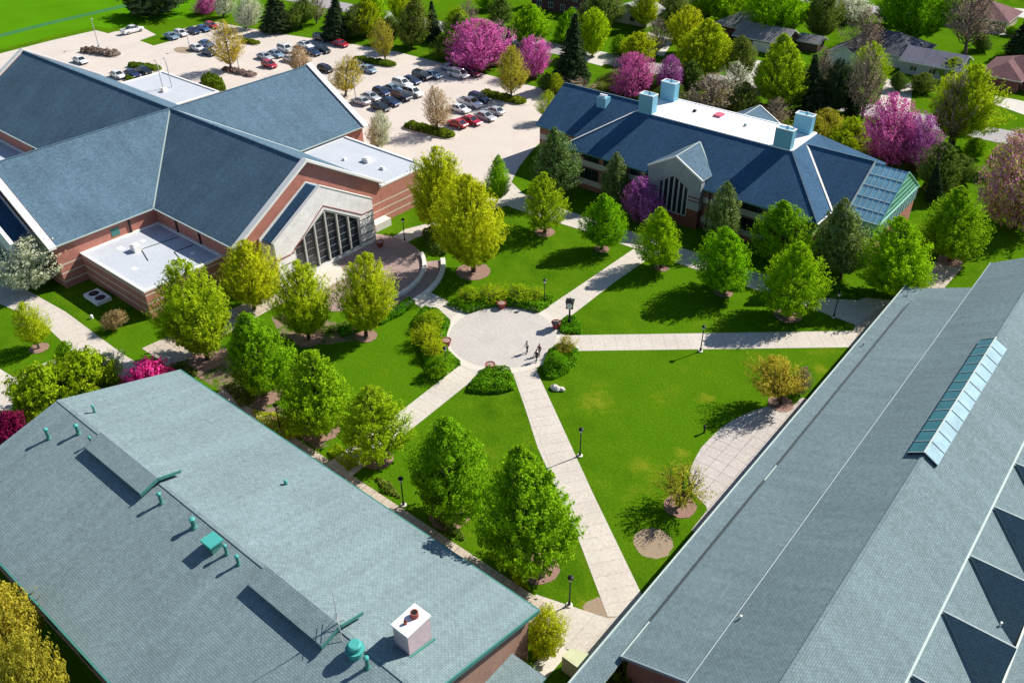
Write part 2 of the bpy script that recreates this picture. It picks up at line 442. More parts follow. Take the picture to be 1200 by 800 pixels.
sheet('plaza_border', circle(PLC, PLR + 0.55, 64), 'ring', 0.030)
sheet('plaza', circle(PLC, PLR - 0.55, 64), 'plaza', 0.034)
path('path', [(650, 393), (1004, 387.5)], [(650, 411.5), (1004, 406.7)])
path('path', [(622, 372), (632.5, 366), (686, 330), (742, 292)], [(640, 389), (655, 381), (721, 330), (766, 299)], z=0.016)
path('path', [(598, 425), (602, 440), (616, 480), (630, 524), (678, 632), (712, 722)], [(626, 420), (630, 437), (650, 480), (694, 576), (750, 692), (762, 722)], z=0.020)
path('path', [(548, 421), (475, 477.5), (382, 544)], [(572, 431), (482.5, 502.5), (408, 561)], z=0.024)
path('path', [(498, 339), (560, 372)], [(480, 352), (535, 386)], z=0.026)
# walk along the far brick building, in its shade
path('path', [(592, 206), (612, 226), (664.5, 247), (760, 278), (968, 345), (1046, 352)], [(588, 239), (624, 252), (678, 268.5), (760, 297), (955, 363), (1003, 381)], z=0.028)
sheet('path', gp([(1000, 386), (1003, 379), (1046, 352), (1068, 330), (1092, 306), (1128, 313), (1100, 345), (1040, 385), (1030, 412), (1000, 408)]), 'kerbwalk', 0.008)
# walk from the entrance round to the car park
path('path', [(455, 281), (474, 269), (513, 259), (560, 236), (592, 226)], [(462, 292), (487, 279), (522, 267), (566, 249), (597, 240)], z=0.022)
# walk beside the green-roofed building and the forecourt between the two wings
sheet('path', [(-80, 38.3), (-27.5, 38.3), (-27.5, 40.4), (-80, 40.4)], 'kerbwalk', 0.018)
sheet('forecourt', gp([(628, 696), (712, 724), (764, 718), (740, 760), (700, 775), (645, 752), (612, 722)]), 'path', 0.014)
sheet('concrete_ramp', gp([(655, 753), (667, 764), (641, 794), (622, 780)]), 'ring', 0.040)
# west paths
path('path', [(-30, 300), (0, 322), (53, 352), (76.5, 365), (144, 415), (180, 436)], [(-30, 338), (0, 356), (48, 376.5), (83, 410), (125, 432), (160, 455)], z=0.012)
path('path', [(166, 408), (230, 380), (300, 350), (330, 330)], [(200, 432), (250, 400), (318, 362), (352, 345)], 'kerbwalk', z=0.016)
path('path', [(16, 442), (64, 420)], [(0, 468), (80, 436)], z=0.020)
path('path', [(0, 432), (16, 442), (30, 455)], [(-25, 470), (0, 482), (12, 490)], z=0.024)
# slab patio
sheet('patio', gp([(949, 467.5), (939.4, 465.6), (922.5, 482.5), (900, 475.5), (878, 483), (859, 492), (844, 502), (832.5, 513), (822, 524), (815.6, 535), (810, 547), (808, 559), (812, 577), (827, 592), (829, 597), (810, 621), (822, 628), (962, 478)]), 'patio', 0.012)
sheet('bare_soil_patch', circle(G(765.5, 636)[:2], 1.95, 28, jit=0.05), 'soil', 0.012)
sheet('bare_soil_patch', circle(G(706, 717)[:2], 1.9, 22, jit=0.12, sq=0.7), 'soil', 0.006)

# car park
LOT = gp([(-90, 88), (0, 63), (60, 47.7), (112.5, 35.7), (127, 39.5), (133, 37.5), (168, 33), (183, 41), (163.5, 47.7), (180, 53.7), (199.5, 48.5), (190, 41), (225, 31), (255, 26), (273, 30), (330, 40), (420, 53), (464.5, 60.7), (580, 90), (644, 106), (660, 120), (650, 150), (622, 178), (608, 196), (600, 212), (575, 222), (545, 208), (512, 200), (490, 212), (455, 190), (300, 160), (60, 170), (-120, 200)])
sheet('parking_lot', LOT, 'lot', 0.010)
# streets and drives beyond
b = MB()
for A, B_ in (((( -330, 164), (80, 195)), 8.0),):
    (xa, ya), (xb, yb) = A
    b.poly([(xa, ya - 4, 0.02), (xb, yb - 4, 0.02), (xb, yb + 4, 0.02), (xa, ya + 4, 0.02)])
tag(b.build('street', 'street'), kind='structure')
sheet('street', [(-214, 196.5), (-206, 196.5), (-214, 420), (-222, 420)], 'street', 0.024)
sheet('street', [(-420, 268), (200, 258), (200, 267), (-420, 277)], 'street', 0.016)
for nm, pp in (('driveway', [(1038, 92), (1070, 98), (1066, 130), (1046, 138), (1030, 120)]), ('driveway', [(862, 66), (893, 72), (880, 110), (845, 100)]),
               ('driveway', [(760, 38), (790, 46), (778, 66), (745, 62)]), ('driveway', [(1166, 112), (1215, 122), (1215, 140), (1164, 122)]),
               ('driveway', [(1168, 8), (1215, 12), (1215, 24), (1168, 16)])):
    sheet(nm, gp(pp), 'drive', 0.032)
sheet('front_walk', gp([(690, 58), (712, 62), (706, 78), (684, 72)]), 'drive', 0.036)

M['fieldgrass'] = plain('sports_field_grass', (0.075, 0.215, 0.004), 1.0, 0.0, vary=.22, scale=.08)
sheet('sports_field', gp([(-200, 78), (0, 58), (60, 43), (112, 31.5), (128, 34), (170, 26), (225, 20), (262, -30), (-300, -30), (-400, 60)]), 'fieldgrass', .004)
# painted line round the sports field
b = MB()
ctr = [G(x, y)[:2] for x, y in ((-20, 47), (20, 37), (55, 28), (90, 20), (120, 13), (150, 6), (180, -3))]
for (x0, y0), (x1, y1) in zip(ctr[:-1], ctr[1:]):
    dx, dy = x1 - x0, y1 - y0; L = math.hypot(dx, dy); nx, ny = -dy / L * 1.6, dx / L * 1.6
    b.poly([(x0 + nx, y0 + ny, 0.012), (x0 - nx, y0 - ny, 0.012), (x1 - nx, y1 - ny, 0.012), (x1 + nx, y1 + ny, 0.012)])
for i in range(len(b.f)):
    b.f[i] = b.f[i]
tag(b.build('sports_field_track', 'field'), kind='structure')
# ------------------------------------------------------------------ buildings
def stripe(parent, name, a, b_, w, h, mat, lift=0.0):
    mb = MB(); mb.bar((a[0], a[1], a[2] + lift), (b_[0], b_[1], b_[2] + lift), w, h)
    return mb.build(name, mat, parent)

def opening_wall(mb, T, outline, win, w0, w1, m=0):
    """gabled wall (outline: left, right, base, eave, apex) with a gabled opening win, between depths w0 (back) and w1 (front)"""
    (ul, ur, zb, zl, zr, ua, za) = outline
    (vl, vr, wb, wl, wr, va, wa) = win
    polys = [[(ul, zb), (vl, zb), (vl, wl), (ul, zl)], [(vr, zb), (ur, zb), (ur, zr), (vr, wr)],
             [(ul, zl), (vl, wl), (va, wa), (ua, za)], [(va, wa), (vr, wr), (ur, zr), (ua, za)]]
    if wb > zb + 0.01: polys.append([(vl, zb), (vr, zb), (vr, wb), (vl, wb)])
    for P in polys:
        mb.poly([T(u, w1, z) for u, z in P], m); mb.poly([T(u, w0, z) for u, z in P[::-1]], m)
    o = [(ul, zb), (ul, zl), (ua, za), (ur, zr), (ur, zb)]
    i = [(vl, wb), (vl, wl), (va, wa), (vr, wr), (vr, wb)]
    for Q in (o, i):
        for a, b in zip(Q[:-1], Q[1:]):
            mb.poly([T(a[0], w0, a[1]), T(b[0], w0, b[1]), T(b[0], w1, b[1]), T(a[0], w1, a[1])], m)
    mb.poly([T(vl, w0, wb), T(vr, w0, wb), T(vr, w1, wb), T(vl, w1, wb)], m)

def gable_window(root, T, win, depth, nm, fw=0.22, name='window', rows=0.0, rowh=1.15):
    (vl, vr, wb, wl, wr, va, wa) = win
    g = MB(); g.poly([T(u, depth, z) for u, z in ((vl, wb), (vr, wb), (vr, wr), (va, wa), (vl, wl))])
    wo = g.build(name, 'wglass', root)
    f = MB()
    def top(u): return wl + (wa - wl) * (u - vl) / (va - vl) if u < va else wr + (wa - wr) * (vr - u) / (vr - va)
    d1 = depth + 0.12
    for k in range(nm + 1):
        u = vl + (vr - vl) * k / nm
        u = min(max(u, vl + fw / 2), vr - fw / 2)
        f.bar(T(u, d1, wb), T(u, d1, top(u) - 0.05), fw, 0.22)
    for a, b in (((vl, wl), (va, wa)), ((va, wa), (vr, wr)), ((vl, wb + .1), (vr, wb + .1))):
        f.bar(T(a[0], d1 + .01, a[1] - 0.1), T(b[0], d1 + .01, b[1] - 0.1), fw, fw)
    f.build('window_frame', 'frame', wo)
    if rows:
        z = wb + rowh
        while z < wa - 0.4:
            for k in range(nm):
                u0_ = vl + (vr - vl) * k / nm; u1_ = vl + (vr - vl) * (k + 1) / nm
                if z < min(top(u0_), top(u1_)) - .2:
                    h = MB(); h.bar(T(u0_ + .15, depth + .05, z), T(u1_ - .15, depth + .05, z), 0.035, 0.035); h.build('glazing_bar', 'flash', wo)
            z += rowh
    return wo

# ---- large cross-gabled brick building
def hall():
    cx, cy, hw, zE, zR = -131.7, 70.0, 14.1, 7.0, 15.5
    XE, XW, YN, YS = -97.0, -184.0, 99.3, 39.9
    t = thing('brick_hall', 'large red brick hall with cross gabled slate roof, white copings and a stone entrance gable', 'building', (cx, cy, 0))
    k = 0.45                                                      # eave overhang
    wv = MB(); h = hw - k
    E_, W_, N_, S_ = XE - 0.15, XW + 0.3, YN - 0.3, YS + 0.3
    foot = [(cx - h, S_), (cx + h, S_), (cx + h, cy - h), (E_, cy - h), (E_, cy + h), (cx + h, cy + h), (cx + h, N_), (cx - h, N_), (cx - h, cy + h), (W_, cy + h), (W_, cy - h), (cx - h, cy - h)]
    wv.prism(foot, 0, zE - 0.12)
    def zr(d): return zR - (zR - zE) / hw * abs(d)
    for x, s in ((E_, 1), (W_, -1)):
        for xx in (x, x - s * 0.4):
            wv.poly([(xx, cy - h, zE - .12), (xx, cy + h, zE - .12), (xx, cy + h, zr(h) + .1), (xx, cy, zR + .1), (xx, cy - h, zr(h) + .1)])
    for y, s in ((N_, 1), (S_, -1)):
        for yy in (y, y - s * 0.4):
            wv.poly([(cx - h, yy, zE - .12), (cx + h, yy, zE - .12), (cx + h, yy, zr(h) + .1), (cx, yy, zR + .1), (cx - h, yy, zr(h) + .1)])
    wv.build('wall', 'brick', t)
    rf = MB()
    for sx, end in ((1, XE), (-1, XW)):
        for sy in (-1, 1):
            rf.slab([(cx, cy, zR), (end, cy, zR), (end, cy + sy * hw, zE), (cx + sx * hw, cy + sy * hw, zE)], 0.22, 0, 1)
    for sy, end in ((1, YN), (-1, YS)):
        for sx in (-1, 1):
            rf.slab([(cx, cy, zR), (cx, end, zR), (cx + sx * hw, end, zE), (cx + sx * hw, cy + sy * hw, zE)], 0.22, 0, 1)
    ro = rf.build('roof', ['slate', 'gutter'], t)
    for sx, sy in ((1, -1), (1, 1), (-1, -1), (-1, 1)):
        stripe(ro, 'valley_flashing', (cx, cy, zR), (cx + sx * hw, cy + sy * hw, zE), 0.22, 0.05, 'gutter', 0.03)
    for a, b_ in (((cx, cy, zR), (XE, cy, zR)), ((cx, cy, zR), (XW, cy, zR)), ((cx, cy, zR), (cx, YN, zR)), ((cx, cy, zR), (cx, YS, zR))):
        stripe(ro, 'ridge_cap', a, b_, 0.3, 0.08, 'slate', 0.03)
    # gutters along the visible eaves with downpipes
    gt = [((cx + hw, cy - hw, zE), (XE - .6, cy - hw, zE)), ((cx + hw, cy - hw, zE), (cx + hw, YS + .6, zE)), ((cx + hw, cy + hw, zE), (cx + hw, YN - .6, zE)), ((XW + .5, cy - hw, zE), (cx - hw, cy - hw, zE))]
    for a, b_ in gt: stripe(ro, 'gutter', (a[0], a[1], a[2] - .08), (b_[0], b_[1], b_[2] - .08), 0.22, 0.18, 'gutter')
    for x, y in ((cx + h + 5.5, cy - h - .08), (cx + h + 11.5, cy - h - .08), (cx + h + .08, cy - h - 4.6), (cx + h + .08, cy + h + 5), (cx - h - 12, cy - h - .08)):
        mb = MB(); mb.box(x - .12, x + .12, y - .12, y + .12, 3.9, zE - .2); mb.build('downpipe', 'black', t)
    # white copings on the gables
    cp = 1.05
    for x in (XE, XW):
        for s in (-1, 1):
            mb = MB(); mb.slab([(x - cp / 2, cy, zR + .38), (x + cp / 2, cy, zR + .38), (x + cp / 2, cy + s * (hw + .35), zE + .17), (x - cp / 2, cy + s * (hw + .35), zE + .17)], 0.42); mb.build('coping', 'coping', t)
    for y in (YN, YS):
        for s in (-1, 1):
            mb = MB(); mb.slab([(cx, y - cp / 2, zR + .38), (cx, y + cp / 2, zR + .38), (cx + s * (hw + .35), y + cp / 2, zE + .17), (cx + s * (hw + .35), y - cp / 2, zE + .17)], 0.42); mb.build('coping', 'coping', t)
    # small louvred openings under the eaves
    for x0, y0, ax in ((cx + h + .03, cy - h - 7.2, 'y'), (cx + h + 9.8, cy + h + .03, 'n')):
        pass
    mb = MB(); mb.box(cx + h + .0, cx + h + .06, cy - h - 7.6, cy - h - 6.3, 4.9, 6.1); mb.build('vent_louvre', 'trimteal', t)
    mb = MB(); mb.box(cx + h + .0, cx + h + .06, cy + h + 4.2, cy + h + 5.6, 6.35 - 1.2, 6.45); mb.build('vent_louvre', 'trimteal', t)
    # stone portals
    def portal(T, uc, sgn, nm):
        zo = (12.85, 7.35)
        outl = (uc - 9.35, uc + 9.3, 0, zo[1], zo[1], uc, zo[0])
        win = (uc - 6.2, uc + 6.45, 0.35, 5.3, 5.25, uc + .1, 9.1)
        mb = MB(); opening_wall(mb, T, outl, win, 3.2, 3.65)
        # side walls
        for u0_, u1_ in ((uc - 9.35, uc - 8.6), (uc + 8.55, uc + 9.3)):
            P = [(u0_, 0.2), (u1_, 0.2), (u1_, 3.2), (u0_, 3.2)]
            for i in range(4):
                a, b = P[i], P[(i + 1) % 4]; mb.poly([T(a[0], a[1], 0), T(b[0], b[1], 0), T(b[0], b[1], 6.7), T(a[0], a[1], 6.7)])
        po = mb.build('stone_portal', 'stonebands', t)
        mb = MB()
        for s, e in ((-1, uc - 9.0), (1, uc + 9.0)):
            a = [T(uc, .2, zo[0] - .45), T(uc, 3.2, zo[0] - .45), T(e, 3.2, zo[1] - .45), T(e, .2, zo[1] - .45)]
            mb.slab(a, 0.15)
        mb.build('portal_roof', 'slate2', t)
        mb = MB()
        for s, e in ((-1, uc - 9.45), (1, uc + 9.4)):
            for w0_, w1_, dz in ((0.16, 0.40, -.25), (3.12, 3.72, 0.12)):
                mb.slab([T(uc, w0_, zo[0] + dz), T(uc, w1_, zo[0] + dz), T(e, w1_, zo[1] + dz - .05), T(e, w0_, zo[1] + dz - .05)], .12 if dz > 0 else .5)
        mb.build('portal_coping', 'coping', t)
        gable_window(t, T, win, 3.28, 6, 0.34, rows=1)
        # dark string course above the window
        mb = MB()
        f0 = 3.67
        for a, b in (((uc - 9.35, 4.62), (uc - 6.75, 4.62)), ((uc - 6.75, 4.62), (uc, 9.75)), ((uc, 9.75), (uc + 7.0, 5.55)), ((uc + 7.0, 5.55), (uc + 9.3, 5.55))):
            mb.bar(T(a[0], f0, a[1]), T(b[0], f0, b[1]), .08, .12)
        mb.build('string_course', 'planter', t)
    portal(lambda u, w_, z: (-97.0 + w_, u, z), 69.3, 1, 6)
    portal(lambda u, w_, z: (u, YS + .2 - w_, z), cx, 1, 6)
    # flat-roofed wings
    def flatwing(foot, z, name='flat_roof_wing', units=(), mat='brick'):
        mb = MB(); mb.prism(foot, 0, z); wv = mb.build(name, mat, t)
        xs = [p[0] for p in foot]; ys = [p[1] for p in foot]; x0, x1, y0, y1 = min(xs), max(xs), min(ys), max(ys)
        mb = MB(); mb.box(x0 + .3, x1 - .3, y0 + .3, y1 - .3, z + .0, z + .06); mb.build('flat_roof', 'flat', wv)
        mb = MB()
        for a in ((x0 - .06, x1 + .06, y0 - .06, y0 + .36), (x0 - .06, x1 + .06, y1 - .36, y1 + .06), (x0 - .06, x0 + .36, y0 + .36, y1 - .36), (x1 - .36, x1 + .06, y0 + .36, y1 - .36)):
            mb.box(a[0], a[1], a[2], a[3], z + .003, z + .28)
        mb.build('parapet', 'coping', wv)
        for (ux, uy, sx, sy, sz) in units:
            mb = MB(); mb.box(ux - sx / 2, ux + sx / 2, uy - sy / 2, uy + sy / 2, z + .06, z + sz); mb.box(ux - sx * .35, ux + sx * .35, uy - sy * .35, uy + sy * .35, z + sz, z + sz + .12)
            mb.build('roof_unit', 'coping', wv)
        return wv
    wv1 = flatwing([(cx + h + .02, 43.6), (-101.0, 43.6), (-101.0, cy - h - .02), (cx + h + .02, cy - h - .02)], 4.2, units=((-112.6, 49.3, 1.3, 1.1, 1.0), (-104.6, 51.2, 1.2, .9, .5)))
    mb = MB()
    for a, b_ in (((-111.5, 55.6, 4.28), (-112.3, 49.9, 4.28)), ((-107.5, 55.6, 4.28), (-107.8, 52.5, 4.28)), ((-107.8, 52.5, 4.28), (-104.8, 51.8, 4.28)), ((-112.3, 49.9, 4.28), (-108.5, 48.7, 4.28))):
        mb.bar(a, b_, .12, .08)
    mb.build('roof_conduit', 'darkfascia', wv1)
    for (x, y, r_) in ((-115.0, 48.2, 1.3), (-114.5, 51.5, .9), (-108, 46.3, .9), (-105.5, 54, .8)):
        mb = MB(); mb.box(x - r_ / 2, x + r_ / 2, y - r_ / 3, y + r_ / 3, 4.262, 4.275); mb.build('roof_patch', 'whiteflat', wv1)
    wv2 = flatwing([(cx + h + .02, cy + h + .02), (-97.15, cy + h + .02), (-97.15, 93.2), (cx + h + .02, 94.6)], 6.2, units=((-106.5, 89.6, 1.5, 1.2, .7), (-102.0, 89.0, .9, .6, .4), (-110, 87.6, .6, .6, .35)))
    flatwing([(-182.0, 84.4), (-160.6, 84.4), (-160.6, 97.0), (-182.0, 97.0)], 4.8, units=((-170, 90, 1.2, 1.2, .7),))
    flatwing([(-177.0, 41.5), (cx - h - .02, 41.5), (cx - h - .02, cy - h - .02), (-177.0, cy - h - .02)], 4.2)
    # door block, planter wall beside the portal
    mb = MB(); mb.box(-97.0, -95.4, 80.6, 83.9, 0, 1.3); mb.build('low_wall', 'stone', t)
hall()

# ---- brick building with the glasshouse end
def annex():
    zE, s_ = 7.0, 0.62
    Y0, Y1, yc = 114.2, 142.2, 128.2
    zF = 12.82; yf0 = Y0 + (zF - zE) / s_; yf1 = Y1 - (zF - zE) / s_
    XL, XR = -83.6, -36.7
    xf0 = XL + (zF - zE) / s_; xf1 = XR - (zF - zE) / s_
    ye0, ye1, zr = 119.3, 137.1, 7 + s_ * 8.9
    t = thing('brick_annex', 'long dark brick building with blue shingle roof, white flat top and glasshouse end', 'building', (-62, yc, 0))
    mb = MB(); mb.box(XL + .7, XR - .7, Y0 + .9, Y1 - .9, 0, zE - .1)
    mb.box(-92.7, XL + .7, ye0 + .7, ye1 - .7, 0, zE - .12); mb.box(XR - .7, -34.6, ye0 + .7, ye1 - .7, 0, zE - .12)
    mb.prism([(-92.7, ye0 + .7), (-92.7, ye1 - .7), (-92.5, ye1 - .7), (-92.5, ye0 + .7)], zE - .12, zE + .2)
    mb.poly([(-92.7, ye0 + .7, zE - .2), (-92.7, ye1 - .7, zE - .2), (-92.7, yc, zr - .35)])
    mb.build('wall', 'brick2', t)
    rf = MB()
    v = s_ * 0.0
    # main hipped block
    rf.slab([(xf0, yf0, zF), (xf1, yf0, zF), (XR, Y0, zE), (XL, Y0, zE)], .2, 0, 1)
    rf.slab([(xf0, yf1, zF), (xf1, yf1, zF), (XR, Y1, zE), (XL, Y1, zE)], .2, 0, 1)
    rf.slab([(xf1, yf0, zF), (xf1, yf1, zF), (XR, Y1, zE), (XR, Y0, zE)], .2, 0, 1)
    rf.slab([(xf0, yf0, zF), (xf0, yf1, zF), (XL, Y1, zE), (XL, Y0, zE)], .2, 0, 1)
    # lower wings: they run into the hips
    xe = XR - (zr - zE) / s_; xw = XL + (zr - zE) / s_
    rf.slab([(xe, yc, zr + .01), (-34.7, yc, zr + .01), (-34.7, ye0, zE), (XR, ye0, zE)], .2, 0, 1)
    rf.slab([(xe, yc, zr + .01), (-34.7, yc, zr + .01), (-34.7, ye1, zE), (XR, ye1, zE)], .2, 0, 1)
    rf.slab([(xw, yc, zr + .01), (-93.3, yc, zr + .01), (-93.3, ye0, zE), (XL, ye0, zE)], .2, 0, 1)
    rf.slab([(xw, yc, zr + .01), (-93.3, yc, zr + .01), (-93.3, ye1, zE), (XL, ye1, zE)], .2, 0, 1)
    ro = rf.build('roof', ['slate2', 'trimteal'], t)
    stripe(ro, 'hip_cap', (xf0, yf0, zF), (XL, Y0, zE), .3, .08, 'coping', .05)
    stripe(ro, 'hip_cap', (xf1, yf0, zF), (XR, Y0, zE), .22, .07, 'slate', .05)
    stripe(ro, 'valley_flashing', (xe, yc, zr), (XR + .2, ye0, zE), .3, .07, 'coping', .05)
    stripe(ro, 'eave_trim', (XR + .05, Y0 - .1, zE - .05), (XR + .05, ye0, zE - .05), .3, .12, 'coping')
    stripe(ro, 'ridge_cap', (xe, yc, zr), (-34.7, yc, zr), .25, .08, 'slate', .05)
    stripe(ro, 'ridge_cap', (xw, yc, zr), (-93.3, yc, zr), .25, .08, 'slate', .05)
    stripe(ro, 'rake_trim', (-34.65, yc, zr), (-34.65, ye0, zE), .25, .1, 'gutter', .06)
    mb = MB(); mb.box(xf0 + .02, xf1 - .02, yf0 + .02, yf1 - .02, zF - .2, zF - .03); mb.build('flat_roof', 'whiteflat', t)
    mb = MB()
    for a in ((xf0 - .1, xf1 + .1, yf0 - .18, yf0 + .1), (xf0 - .1, xf1 + .1, yf1 - .1, yf1 + .18), (xf0 - .18, xf0 + .1, yf0 + .1, yf1 - .1), (xf1 - .1, xf1 + .18, yf0 + .1, yf1 - .1)):
        mb.box(a[0], a[1], a[2], a[3], zF - .1, zF + .07)
    mb.build('flat_roof_edge', 'whiteflat', t)
    for (x, y, r_, mt) in ((-66.3, 129.2, .25, 'black'), (-56.5, 128.6, .22, 'flash')):
        mb = MB(); mb.box(x - r_, x + r_, y - r_, y + r_, zF - .03, zF + .35); mb.build('roof_outlet', mt, t)
    mb = MB(); mb.box(-62.8, -61.5, 129.2, 131.0, zF - .03, zF + .3); mb.build('roof_hatch', 'rhatch', t)
    # four tall sheet-metal stacks and a small one
    for (x0, x1, y0, y1, zt) in ((-74.0, -71.3, 123.35, 125.0, 15.85), (-74.3, -71.5, 130.95, 132.5, 15.95), (-49.2, -46.35, 123.45, 124.75, 15.8), (-49.5, -46.6, 131.25, 132.65, 15.75)):
        mb = MB(); mb.box(x0, x1, y0, y1, 11.6, zt); c = mb.build('roof_stack', 'metalblue', t)
        mb = MB()
        for a in ((x0 - .05, x1 + .05, y0 - .05, y0 + .12), (x0 - .05, x1 + .05, y1 - .12, y1 + .05), (x0 - .05, x0 + .12, y0 + .12, y1 - .12), (x1 - .12, x1 + .05, y0 + .12, y1 - .12)): mb.box(a[0], a[1], a[2], a[3], zt, zt + .12)
        mb.build('stack_rim', 'cap', c)
        mb = MB(); mb.lathe((x0 + x1) / 2 + .2, (y0 + y1) / 2, [(.22, zt), (.22, zt + .4), (.1, zt + .5)], 10); mb.build('stack_outlet', 'metalblue', c)
    mb = MB(); mb.box(-84.0, -82.1, 125.4, 127.0, 10.3, 12.6); c = mb.build('roof_stack', 'metalblue', t)
    mb = MB(); mb.box(-83.5, -82.7, 125.8, 126.5, 12.6, 12.95); mb.box(-83.8, -82.3, 126.0, 126.35, 12.95, 13.05); mb.build('stack_outlet', 'cap', c)
    # entrance dormers front and back
    for sg, yd, front in ((-1, 113.66, True), (1, 142.75, False)):
        xc, xl, xr, ze, zd = -60.55, -65.5, -55.5, 8.55, 11.35
        yb = yc + sg * 0 + (121.15 - yc) * (1 if front else -1)
        ym = (117.0 - yc) * (1 if front else -1) + yc
        rf = MB()
        for xe_ in (xl, xr):
            rf.slab([(xc, yd, zd), (xc, yb, zd), (xe_, ym, ze), (xe_, yd, ze)], .18, 0, 1)
        dr = rf.build('dormer_roof', ['slate', 'gutter'], t)
        stripe(dr, 'ridge_cap', (xc, yd, zd), (xc, yb, zd), .2, .07, 'gutter', .05)
        for xe_ in (xl, xr):
            stripe(dr, 'rake_trim', (xc, yd + sg * .02, zd), (xe_, yd + sg * .02, ze), .18, .28, 'coping', -.02)
            stripe(dr, 'valley_flashing', (xc, yb, zd), (xe_, ym, ze), .2, .06, 'gutter', .04)
        T = (lambda u, w_, z: (u, 114.2 - w_, z)) if front else (lambda u, w_, z: (u, 142.2 + w_, z))
        mb = MB()
        outl = (xl + .15, xr - .15, 6.9, 8.35, 8.4, xc, zd - .1)
        win = (-63.35, -57.75, 1.6, 6.45, 6.5, xc, 8.25)
        outl0 = (xl + .15, xr - .15, 0, 8.35, 8.4, xc, zd - .1)
        opening_wall(mb, T, outl0, win, -.6, .5)
        mb.build('dormer_wall', 'dormerwall', t)
        gable_window(t, T, win, .15, 6, .2)
    # ribbon windows along the front
    for (x0, x1) in ((-81.5, -76), (-75, -70.5), (-69.6, -66.6), (-54, -50), (-49, -45), (-44, -39)):
        for z0, z1 in ((5.35, 6.55), (2.0, 4.0)):
            mb = MB(); mb.box(x0, x1, Y0 + .86, Y0 + .95, z0, z1); wo = mb.build('window', 'wglass', t)
            mb = MB(); n = int((x1 - x0) / 1.3)
            for k in range(n + 1):
                u = x0 + (x1 - x0) * k / n; mb.box(u - .05, u + .05, Y0 + .82, Y0 + .86, z0, z1)
            mb.build('window_frame', 'darkfascia', wo)
    for x in (-81.9, -66.3, -54.6, -38.6):
        mb = MB(); mb.box(x - .1, x + .1, Y0 + .68, Y0 + .88, 0, 6.8); mb.build('downpipe', 'black', t)
    # glasshouse on the end wing
    XA, XB = -34.6, -29.6
    zt = zr - .25; zb = 7.0 - .1
    mb = MB()
    mb.poly([(XA, yc, zt), (XB, yc, zt), (XB, ye0 + .2, zb), (XA, ye0 + .2, zb)])
    mb.poly([(XA, yc, zt), (XB, yc, zt), (XB, ye1 - .2, zb), (XA, ye1 - .2, zb)])
    gh = mb.build('glasshouse_roof', 'ghglass', t)
    fr = MB()
    for k in range(7):
        x = XA + (XB - XA) * k / 6
        for ye in (ye0 + .2, ye1 - .2): fr.bar((x, yc, zt + .03), (x, ye, zb + .03), .07, .07)
    for j in range(6):
        q = j / 5
        for ye in (ye0 + .2, ye1 - .2):
            y = yc + (ye - yc) * q; z = zt + (zb - zt) * q; fr.bar((XA, y, z + .04), (XB, y, z + .04), .07, .07)
    fr.build('glazing_bar', 'gutter', gh)
    mb = MB(); mb.poly([(XB, ye0 + .2, zb), (XB, ye1 - .2, zb), (XB, yc, zt)]); ge = mb.build('glass_gable', 'ghgreen', t)
    fr = MB()
    for z in (7.9, 8.9, 9.9, 10.9):
        hwd = (zt - z) / (zt - zb) * (yc - ye0 - .2); fr.bar((XB + .04, yc - hwd, z), (XB + .04, yc + hwd, z), .05, .06)
    for yy in (ye0 + .2, ye1 - .2): fr.bar((XB + .04, yc, zt), (XB + .04, yy, zb), .16, .16)
    fr.bar((XB + .05, ye0 + .2, zb), (XB + .05, ye1 - .2, zb), .18, .18)
    fr.build('glazing_bar', 'ghbar', ge)
    mb = MB(); mb.box(XA, XB - .05, ye0 + .45, ye1 - .45, 0, 4.6); mb.build('wall', 'brickplain', t)
    mb = MB(); mb.box(XA + .02, XB - .02, ye0 + .4, ye1 - .4, 4.6, 6.85); wd = mb.build('glasshouse_side', 'ghglass', t)
    n = 12
    for k in range(n + 1):
        y = ye0 + .4 + (ye1 - ye0 - .8) * k / n; fr = MB(); fr.bar((XB + .0, y, 4.6), (XB + .0, y, 6.85), .1, .1); fr.build('glazing_bar', 'frame', wd)
    for k in range(5):
        x = XA + (XB - XA) * k / 4; fr = MB(); fr.bar((x, ye0 + .38, 4.6), (x, ye0 + .38, 6.85), .1, .1); fr.build('glazing_bar', 'frame', wd)
M['ghbar'] = plain('green_glazing_bar', (0.22, 0.48, 0.40), 0.5)
M['rhatch'] = plain('pink_hatch_cover', (0.6, 0.12, 0.18), 0.6)
M['dormerwall'] = brickmat('grey_stone_gable', (0.36, 0.37, 0.385), [(5.2, 5.45), (4.6, 4.85), (0.0, 3.2)], (0.20, 0.07, 0.05), mortar=(0.3, 0.3, 0.32))
annex()

